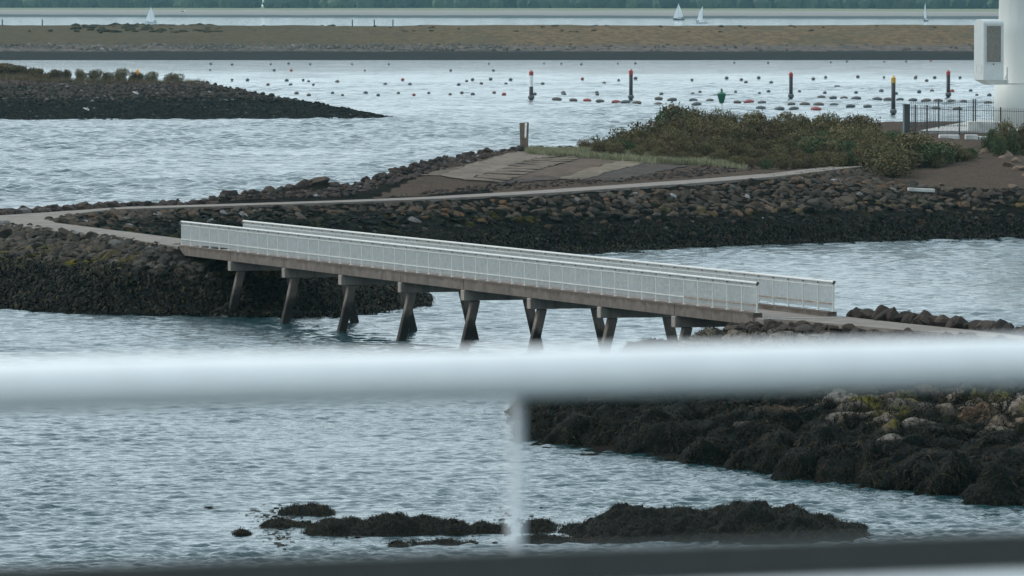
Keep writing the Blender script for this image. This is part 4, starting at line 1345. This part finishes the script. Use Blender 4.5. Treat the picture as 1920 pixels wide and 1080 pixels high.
# ------------------------------------------------------------------ left far isle
shC = [Pz(*p) for p in [(-500, 221), (0, 225), (300, 224), (600, 223.5), (745, 221)]]
rdC = [PY(*p) for p in [(-500, 118, 966), (-100, 118, 966), (0, 124, 965), (50, 132, 963), (95, 147, 960), (150, 152, 958), (300, 154, 955), (380, 154, 950), (440, 166, 945), (500, 179, 938), (560, 188, 930), (620, 199, 922), (700, 213, 912)]]
bkC = [Vector((p.x, p.y + 26, -1)) for p in rdC]
shelf = [PY(*p) for p in [(-500, 150, 948), (0, 150, 948), (150, 154, 950), (300, 157, 949), (380, 157, 946)]]
TC = Terrain([shC, rdC, shelf, bkC], -105, 2, 890, 1000, 0.6, 0.8, amp=0.2, nscale=0.3)
def zoneC(x, y, z): return 1.0 if z > 3.9 else 0.0
isC = TC.mesh('isle', M['soil'], attr=zoneC)
tag(isC, 'low dark stone isle running in from the left, tufted along its top', 'island', None, 'structure')
items = scatter(TC, [(-100, 150), (380, 156), (500, 179), (620, 199), (745, 219), (745, 230), (-100, 230)], -80, -10, 898, 962, 0.72, 0.16, 0.33, 61)
for a_, b_ in zip(rdC[6:], rdC[7:]):
    for i in range(int((b_ - a_).length / .8)):
        q = a_.lerp(b_, rng.random()); s_ = rng.uniform(.15, .42)
        items.append((q.x, q.y, TC.h(q.x, q.y) + .05, s_, s_, s_ * .8))
a, b = split_rocks(items, 60)
joined_rocks('stones', items, M['stone_isle'], ROCK0, isC, 62)
rr = random.Random(12)
for i, (px, ty, by, wpx, kind) in enumerate([(108, 127, 150, 22, 'leaf_brown'), (124, 128, 151, 14, 'leaf_brown'), (151, 129, 152, 18, 'leaf_olive'), (175, 127, 153, 22, 'leaf_olive'), (201, 132, 153, 18, 'leaf_olive'), (226, 130, 154, 22, 'leaf_olive'), (256, 134, 154, 26, 'leaf_brown'), (286, 134, 155, 22, 'leaf_olive'), (322, 132, 155, 32, 'leaf_olive'), (75, 137, 150, 16, 'leaf_brown')]):
    p = PY(px, by, 955)
    h_ = (by - ty) * 955 / F_PX
    shrub((p.x, p.y, TC.h(p.x, p.y) - .1), wpx * 955 / F_PX * 1.15, h_ * .98, kind, rr, ['reddish bush, first of the row on the far isle', 'small bush leaning on the first of the far isle row', 'third bush of the row on the far isle', 'domed bush, fourth in the row on the far isle', 'fifth bush of the row on the far isle', 'sixth bush of the row on the far isle', 'bush with the orange cloth on the far isle', 'rounded bush right of the orange cloth', 'widest bush, last of the row on the far isle', 'low brown bush at the foot of the far isle mound'][i], 'bushes in a row on the far isle', SHR, 'bush')
for i in range(26):
    px = rr.uniform(-60, 95); p = PY(px, interp([(-60, 119), (0, 122), (50, 130), (95, 147)], px), 962)
    g = TC.h(p.x, p.y)
    shrub((p.x, p.y + rr.uniform(-6, 2), g - .5), rr.uniform(1.2, 2.0), rr.uniform(.8, 1.4), rr.choice(['leaf_dry', 'leaf_brown', 'leaf_dry']), rr, 'low shrub on the grassy mound of the far isle', 'shrubs on the mound of the far isle', SHR_S)
pts = []
for _ in range(900):
    px = rr.uniform(-80, 395); q = PY(px, 152, 954); q = Vector((q.x, 954 + rr.uniform(-7, 4), 0)); q.z = TC.h(q.x, q.y) - .05
    if q.z > 3.3: pts.append(q)
tufts('isle_grass', pts, M['leaf_dry'], 0.3, 0.8, 15, 'dry grass along the top of the far isle', 14)
p = PY(258, 133, 954)
m = MB(); m.lathe([(.14, 0), (.22, .25), (.2, .55), (.1, .7), (.04, .75)], 10); o = m.build('orange_marker', M['orange'], None, loc=(p.x, p.y, p.z - .5))
m = MB(); m.tube((0, 0, -1.2), (0, 0, 0), .04, n=6); m.build('stake', M['wood'], o)
tag(o, 'small orange marker poking out of a bush on the far isle', 'marker')

# ------------------------------------------------------------------ middle dike
def strip(name, mat, prof, x0, x1, dx, nsub, amp, ns, yshift=lambda x: 0.0):
    P = []
    for (y0, z0), (y1, z1) in zip(prof, prof[1:]):
        for k in range(nsub): P.append((y0 + (y1 - y0) * k / nsub, z0 + (z1 - z0) * k / nsub))
    P.append(prof[-1])
    xs = np.arange(x0, x1 + dx, dx)
    V = []
    for x in xs:
        for (y, z) in P:
            n_ = fbm(x, y * 0.5, ns, 4) * amp * min(1, max(0.1, z / 2))
            V.append((x, y + yshift(x), z + n_))
    k = len(P); Fq = []
    for i in range(len(xs) - 1):
        for j in range(k - 1):
            a = i * k + j
            Fq.append((a, a + k, a + k + 1, a + 1))
    return link(name, mesh_np(name, V, Fq, [mat], True))
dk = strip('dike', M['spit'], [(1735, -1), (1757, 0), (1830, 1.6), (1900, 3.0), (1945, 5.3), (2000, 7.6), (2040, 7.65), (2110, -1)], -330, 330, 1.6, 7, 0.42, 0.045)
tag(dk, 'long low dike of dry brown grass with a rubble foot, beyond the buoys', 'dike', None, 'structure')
items = []
rr = random.Random(90)
for _ in range(5200):
    x = rr.uniform(-250, 250)
    px = 960 + x * 6.8
    if rr.random() > interp([(-400, 1), (600, .95), (850, .5), (1000, .12), (1500, .05), (2200, .02)], px): continue
    y = rr.uniform(1842, 1900)
    z = interp([(1830, 1.6), (1900, 3.0)], y)
    s_ = rr.uniform(.35, .75)
    items.append((x, y, z, s_ * 1.3, s_, s_ * .8))
joined_rocks('rubble', items, M['rubble_pale'], ROCK0, dk, 91)
# bushes on the dike
VV, FF, b0 = [], [], 0
for _ in range(160):
    px = rr.choice([rr.uniform(140, 420), rr.uniform(0, 1800)])
    y = rr.uniform(1960, 2025); x = (px - 960) / F_PX * y
    z = interp([(1945, 5.3), (2000, 7.6), (2040, 7.65)], y)
    s_ = rr.uniform(.25, .7) * (1.3 if 140 < px < 420 else .8)
    V, Fc = ROCK0[rr.randrange(10)]
    VV.append(V * np.array([s_ * 2.2, s_ * 2, s_]) + np.array([x, y, z])); FF.append(Fc + b0); b0 += len(V)
o = link('scrub', mesh_np('scrub', np.concatenate(VV), np.concatenate(FF), [M['scrub']]), dk); o['kind'] = 'stuff'
post_mb = MB(); post_mb.box(-.16, .16, -.16, .16, -.4, 1.7); post_mb.box(-.19, .19, -.19, .19, 1.7, 1.78)
pm = None
for px, lab in [(5, 'thin dark post on the dike crest, at the far left'), (80, 'thin dark post on the dike crest, second from the left'), (661, 'dark post on the dike crest, first of the three together'), (702, 'dark post on the dike crest, middle of the three together'), (737, 'dark post on the dike crest, last of the three together')]:
    x = (px - 960) / F_PX * 2020
    if pm is None: o = post_mb.build('dike_post', M['black_pile'], bevel=.02); pm = o.data
    else: o = link('dike_post', pm)
    o.location = (x, 2020, 7.65)
    tag(o, lab, 'post', 'posts on the dike crest')

# ------------------------------------------------------------------ far shore and wood
def shy(x): return 5330 - 330 * (x / 400) * 0.9
fs = strip('far_shore', M['shore'], [(-30, -1), (0, 0), (50, 2.0), (150, 5.2), (190, 6.6), (260, 7.0), (1500, 7.0)], -1500, 1500, 12, 4, 0.25, 0.01, shy)
tag(fs, 'far grey shore with a grassy dike, pale in the haze', 'shore', None, 'structure')
VV, FF, b0 = [], [], 0
rr = random.Random(101)
tb = ico(2)
TREES = []
for k in range(7):
    V = tb[0].copy(); o3 = Vector((k * 7.1, 3.3, 1.7))
    for i in range(len(V)):
        V[i] *= 1 + 0.35 * noise.fractal(Vector(V[i]) * 2.2 + o3, 0.8, 2.1, 4)
    TREES.append(V)
x = -900
while x < 900:
    px = 960 + x / shy(x) * F_PX
    gap = 435 < px < 478
    for k in range(2):
        yy = shy(x) + (300 if not gap else 950) + rr.uniform(0, 60) + 60 * k
        s_ = rr.uniform(5, 9) * (0.75 if gap else 1)
        V = TREES[rr.randrange(7)]
        VV.append(V * np.array([s_, s_, s_ * rr.uniform(.9, 1.4)]) + np.array([x + rr.uniform(-3, 3), yy, 6.5 + s_ * .8])); FF.append(tb[1] + b0); b0 += len(V)
    x += rr.uniform(4.5, 9)
tag(link('far_wood', mesh_np('far_wood', np.concatenate(VV), np.concatenate(FF), [M['wood_far']], False)), 'hazy blue green wood along the far shore', 'wood', None, 'stuff')
# white house seen through the gap
hp = PY(478, 3, 5950)
hs = empty('farmhouse', (hp.x, 5950, 7)); tag(hs, 'tiny white house in the gap of the far wood', 'house')
m = MB(); m.box(-2.5, 2.5, -3, 3, 0, 5.5); m.build('wall', M['white'], hs)
m = MB(); m.prism([(-2.9, 5.5), (2.9, 5.5), (0, 8.2)], -3.2, 3.2, 'y'); m.build('roof', M['white'], hs)

# ------------------------------------------------------------------ boats
def sailboat(px, py, label, mast, hull, kind, rz, dark=False, jib=True, lean=0.0):
    p = Pz(px, py, 0)
    root = empty('sailboat', (p.x, p.y, 0), rz); root.rotation_euler = (0, lean, rz); tag(root, label, 'sailboat', 'sailboats off the far shore')
    h = hull / 2
    top = [(-h, .0), (-h * .95, .9), (-h * .3, 1.35), (h * .4, 1.15), (h, 0), (h * .4, -1.15), (-h * .3, -1.35), (-h * .95, -.9)]
    m = MB(); n = len(top)
    vs = [(x * .93, y * .75, -.3) for x, y in top] + [(x, y, 1.0 + (.25 if x > 0 else 0)) for x, y in top]
    m._add(vs, [tuple(reversed(range(n))), tuple(range(n, 2 * n))] + [(i, (i + 1) % n, n + (i + 1) % n, n + i) for i in range(n)])
    m.build('hull', M['hull_dark' if dark else 'hull'], root)
    m = MB(); m.hexa([(-h * .35, -.8, 1.0), (h * .35, -.6, 1.0), (h * .35, .6, 1.0), (-h * .35, .8, 1.0)], [(-h * .3, -.6, 1.6), (h * .2, -.45, 1.5), (h * .2, .45, 1.5), (-h * .3, .6, 1.6)]); m.build('cabin', M['white'], root)
    m = MB(); m.tube((h * .12, 0, 1), (h * .12, 0, mast), .11, .06, 8); m.tube((h * .12, 0, 2.1), (-h * .75, .3, 2.0), .08, n=6); m.build('mast', M['hull'], root)
    m = MB()
    a, b, c = Vector((h * .08, 0, 2.3)), Vector((-h * .72, .3, 2.2)), Vector((h * .1, .05, mast - .3))
    off = Vector((0, .06, 0)); mid = b.lerp(c, .5) + Vector((-.35, .35, 0))
    m._add([a, b, mid, c, a + off, b + off, mid + off, c + off], [(0, 1, 2, 3), (7, 6, 5, 4), (0, 4, 5, 1), (1, 5, 6, 2), (2, 6, 7, 3), (3, 7, 4, 0)])
    m.build('mainsail', M['sail'], root)
    if jib:
        m = MB()
        a, b, c = Vector((h * .98, 0, 1.5)), Vector((h * .16, .4, 1.7)), Vector((h * .16, .02, mast * .86))
        m._add([a, b, c, a + off, b + off, c + off], [(0, 1, 2), (5, 4, 3), (0, 3, 4, 1), (1, 4, 5, 2), (2, 5, 3, 0)])
        m.build('jib', M['sail'], root)
    for cx in (-h * .55, -h * .8):
        m = MB(); m.lathe([(.22, 0), (.3, .5), (.2, .75), (.12, .8), (.16, .95), (.1, 1.1)], 8, (cx, .1, 1.0)); m.build('crew', M['black_pile'], root)
sailboat(283, 44, 'white sailboat far off at the left, seen over the dike', 10.3, 7.5, 0, R(195), lean=-.02)
sailboat(1273, 38, 'sailboat with two sails set, left of the far pair', 12.0, 8.3, 0, R(172), dark=True)
sailboat(1316, 44.5, 'sailboat with one tall sail, right of the far pair', 10.8, 8.0, 0, R(8), jib=False)
sailboat(1737, 40, 'leaning sailboat far off at the right, near the tower', 12.5, 6.0, 0, R(60), dark=True, jib=False, lean=-.16)

# ------------------------------------------------------------------ mooring posts
def water_post(px, py, top, w, capcol, label, white=False):
    p = Pz(px, py, 0); s_ = p.y / F_PX
    h_ = (py - top) * s_; r_ = w * s_ / 2
    root = empty('channel_post', (p.x, p.y, 0)); tag(root, label, 'post', 'marker posts standing in the water')
    m = MB(); m.tube((0, 0, -1), (0, 0, h_ * .8 if not white else h_ * .45), r_, n=14); m.build('pile', M['black_pile'], root).data.shade_smooth()
    if white:
        m = MB(); m.tube((0, 0, h_ * .45), (0, 0, h_ * .82), r_ * .96, n=14); m.build('white_band', M['white'], root)
        z0 = h_ * .82
    else: z0 = h_ * .8
    m = MB(); m.lathe([(r_ * 1.12, z0), (r_ * 1.12, h_ * .93), (r_ * .8, h_ * .95), (r_ * .3, h_ * .985), (r_ * .15, h_)], 14); m.build('cap', M[capcol], root)
    m = MB(); m.lathe([(r_ * 1.25, .15), (r_ * 1.6, .3), (r_ * 1.6, .6), (r_ * 1.25, .75)], 14); m.build('collar', M['buoy_dark'], root)
water_post(996, 188, 131, 7.5, 'red', 'black post with a white band under its red cap, in the water', True)
water_post(1183, 187, 129, 7, 'red', 'tall black post with a red cap, right of the white banded one')
water_post(1483, 185, 134, 7, 'red', 'black post with a dull red cap, between the green beacon and the yellow cap')
water_post(1675, 215, 141, 8, 'yellow', 'black post with a yellow cap, left of the fence')
water_post(1778, 182, 131, 7, 'red', 'black post with a red cap, nearest the tower')

p = Pz(1353, 205, 0); s_ = p.y / F_PX
gb = empty('green_beacon', (p.x, p.y, 0)); tag(gb, 'green tapered channel beacon with a wide brim, behind the thicket', 'beacon')
m = MB(); m.tube((0, 0, -1), (0, 0, 1.0), .18, n=12); m.build('pole', M['white'], gb)
m = MB(); m.lathe([(.22, .85), (.34, .95), (.62, 2.1), (.62, 2.25), (.25, 2.4), (.15, 2.6)], 20); m.build('body', M['green'], gb)
m = MB(); m.box(-1.15, 1.15, -.2, .2, 2.0, 2.12); m.build('brim', M['buoy_dark'], gb)
m = MB(); m.lathe([(.12, 2.6), (.16, 2.7), (.1, 2.95)], 10); m.build('lamp', M['dark_steel'], gb)

# ------------------------------------------------------------------ buoys
def buoy_mesh(lng, mat):
    V, Fc = ico(2); V = V.copy()
    V[:, 0] *= lng; V[:, 2] *= 0.9
    me = mesh_np('buoy', V, Fc, [mat], True)
    return me
BM = {(l, c): buoy_mesh(l, M[c]) for l in (1.15, 2.1) for c in ('buoy_dark', 'buoy_brown', 'buoy_red')}
ring = MB(); ring.lathe([(.1, .75), (.14, .82), (.14, .95), (.05, 1.0)], 8); o = ring.build('eye', M['dark_steel']); ring_me = o.data; bpy.data.objects.remove(o)
Lb1 = [(790,242),(870,244),(1015,243),(1082,241),(1163,243),(1320,243),(1458,243),(1833,242),(788,265),(1028,266),(1368,267),(1690,267),(1850,267),(870,303),(928,303),(1075,305),(1137,303),(1157,309),(1265,310),(1750,308),(1772,302),(1840,300),(1915,302),(1005,321),(1090,321),(1175,321),(1445,320),(1537,320),(1720,321),(1805,317),(1897,318),(1112,354),(1158,361),(1247,353),(1284,361),(1371,353),(1418,361),(1494,353),(1608,353),(1688,358),(1732,352),(1773,358),(1853,352)]
Lb2 = [(120,240),(185,241),(260,243),(397,240),(463,240),(833,238),(960,238),(1195,236),(1255,233),(1395,234),(1478,233),(345,316),(400,304),(463,297),(115,318),(675,303),(805,296),(860,302),(877,312),(925,295),(972,313),(1130,299),(1176,293),(1297,291),(1395,293),(1515,290),(1513,295),(1555,306),(1585,294),(1680,294),(85,357),(192,352),(195,358),(318,351),(320,358),(560,357),(677,356),(705,349),(838,349),(928,354),(962,347),(1078,346),(1173,352),(1290,351),(1385,345),(1440,355),(1527,348),(1575,345),(1720,344),(1743,361),(1790,361)]
Lb3 = [(168,377),(230,380),(330,384),(425,388),(467,391),(550,374),(548,395),(600,379),(680,380),(742,381),(845,388),(937,389),(692,396),(933,410),(1003,413),(1057,413),(1048,395),(1098,396),(1150,397),(1208,398),(1160,369),(1204,371),(1245,372),(1290,374),(1333,404),(1370,377),(1410,378),(1455,378),(1503,380),(1553,382),(1598,383),(1648,384),(1692,385),(1785,390),(1270,403),(1590,411),(1670,414)]
reds = [(1092,267,0,'small red buoy at the back, far left of the posts'),(1510,302,0,'red buoy alone in a middle row, left of the posts'),(1552,360,0,'red buoy left of the grey ones in the front row'),(1890,358,0,'red brown buoy just left of the white banded post'),(1570,231,960,'red buoy farthest back, near the tower'),(264,299,960,'red buoy in a middle row between the first two posts'),(282,381,960,'pale red barrel buoy right of the white banded post'),(390,387,960,'bright red barrel buoy beside the second post'),(888,387,960,'bright red barrel buoy right of the green beacon'),(1140,414,960,'red barrel buoy just above the thicket'),(1650,346,960,'red buoy at the foot of the post nearest the tower')]
rr = random.Random(55)
def buoy(px, py, col, label, group, barrel):
    p = Pz(px, py, 0)
    lng = 2.1 if barrel else 1.15
    s_ = (rr.uniform(.3, .42) if barrel else rr.uniform(.24, .38)) * (1 if py > 140 else .85)
    o = link('buoy', BM[(lng, col)], None, (p.x, p.y, .2)); o.scale = (s_, s_, s_ * .95)
    o.rotation_euler = (rr.uniform(-.1, .1), rr.uniform(-.08, .08), rr.uniform(-.4, .4))
    e = link('eye', ring_me, o)
    tag(o, label, 'buoy', group)
GD = 'grey mussel farm buoys in rows'
for x_, y_ in Lb1: buoy(x_ / 2, y_ / 2, rr.choice(['buoy_dark', 'buoy_dark', 'buoy_brown']), 'small round grey buoy in the rows across the channel', GD, False)
for x_, y_ in Lb2: buoy(960 + x_ / 2, y_ / 2, rr.choice(['buoy_dark', 'buoy_dark', 'buoy_brown']), 'small round grey buoy in the rows across the channel', GD, False)
for x_, y_ in Lb3: buoy(960 + x_ / 2, y_ / 2, rr.choice(['buoy_dark', 'buoy_brown']), 'long grey barrel buoy in the nearest buoy row', 'barrel buoys in the nearest row', True)
for x_, y_, dx, lab in reds: buoy(dx + x_ / 2, y_ / 2, 'buoy_red', lab, 'red buoys among the grey', 'barrel' in lab)

# ------------------------------------------------------------------ gulls
def gull(p, rz, s_, fly, label):
    m = MB(); m.lathe([(.02, -.28), (.08, -.18), (.11, 0), (.09, .14), (.05, .22), (.065, .28), (.05, .34), (.01, .4)], 10)
    o = m.build('gull', M['gull'], None); o.data.shade_smooth()
    o.location = p; o.rotation_euler = (R(-90) if fly else R(-70), 0, rz); o.scale = (s_,) * 3
    for sd in (-1, 1):
        m = MB()
        if fly: m.hexa([(sd * .08, -.08, -.1), (sd * .45, -.05, .25), (sd * .45, .12, .25), (sd * .08, .1, -.1)], [(sd * .08, -.08, -.08), (sd * .45, -.05, .27), (sd * .45, .12, .27), (sd * .08, .1, -.08)])
        else: m.hexa([(sd * .09, -.25, -.06), (sd * .12, .1, -.06), (sd * .1, .1, .02), (sd * .06, -.25, .02)], [(sd * .10, -.25, -.06), (sd * .14, .1, -.05), (sd * .12, .1, .04), (sd * .08, -.25, .04)])
        m.build('wing', M['gull_grey'], o)
    tag(o, label, 'bird')
for px, py, lab in [(255, 180, 'white gull standing halfway up the dark far isle'), (163, 211, 'white gull low on the dark far isle near the water')]:
    p = TC.hit(px, py + 1.5, 895, 965)
    if p: gull((p.x, p.y, p.z + .5), R(100), 1.25, False, lab)
gull(PY(1573, 161, 900), R(70), 1.5, True, 'gull flying low above the buoys right of the third post')
gull(PY(345, 21, 2500), R(60), 2.2, True, 'gull flying before the far shore, right of the left sailboat')

# ------------------------------------------------------------------ haze
hz = NT('air')
hz.n.remove(hz.b)
pv = hz.node('ShaderNodeVolumePrincipled')
pv.inputs['Color'].default_value = (0.42, 0.78, 0.88, 1)
pv.inputs['Density'].default_value = HAZE_DENSITY
hz.l.new(pv.outputs[0], hz.out.inputs['Volume'])
m = MB(); m.box(-3500, 3500, -150, 9500, -7.5, 60)
o = m.build('haze', hz.m)
tag(o, 'thin blue green sea haze over the whole estuary', 'haze', None, 'stuff')
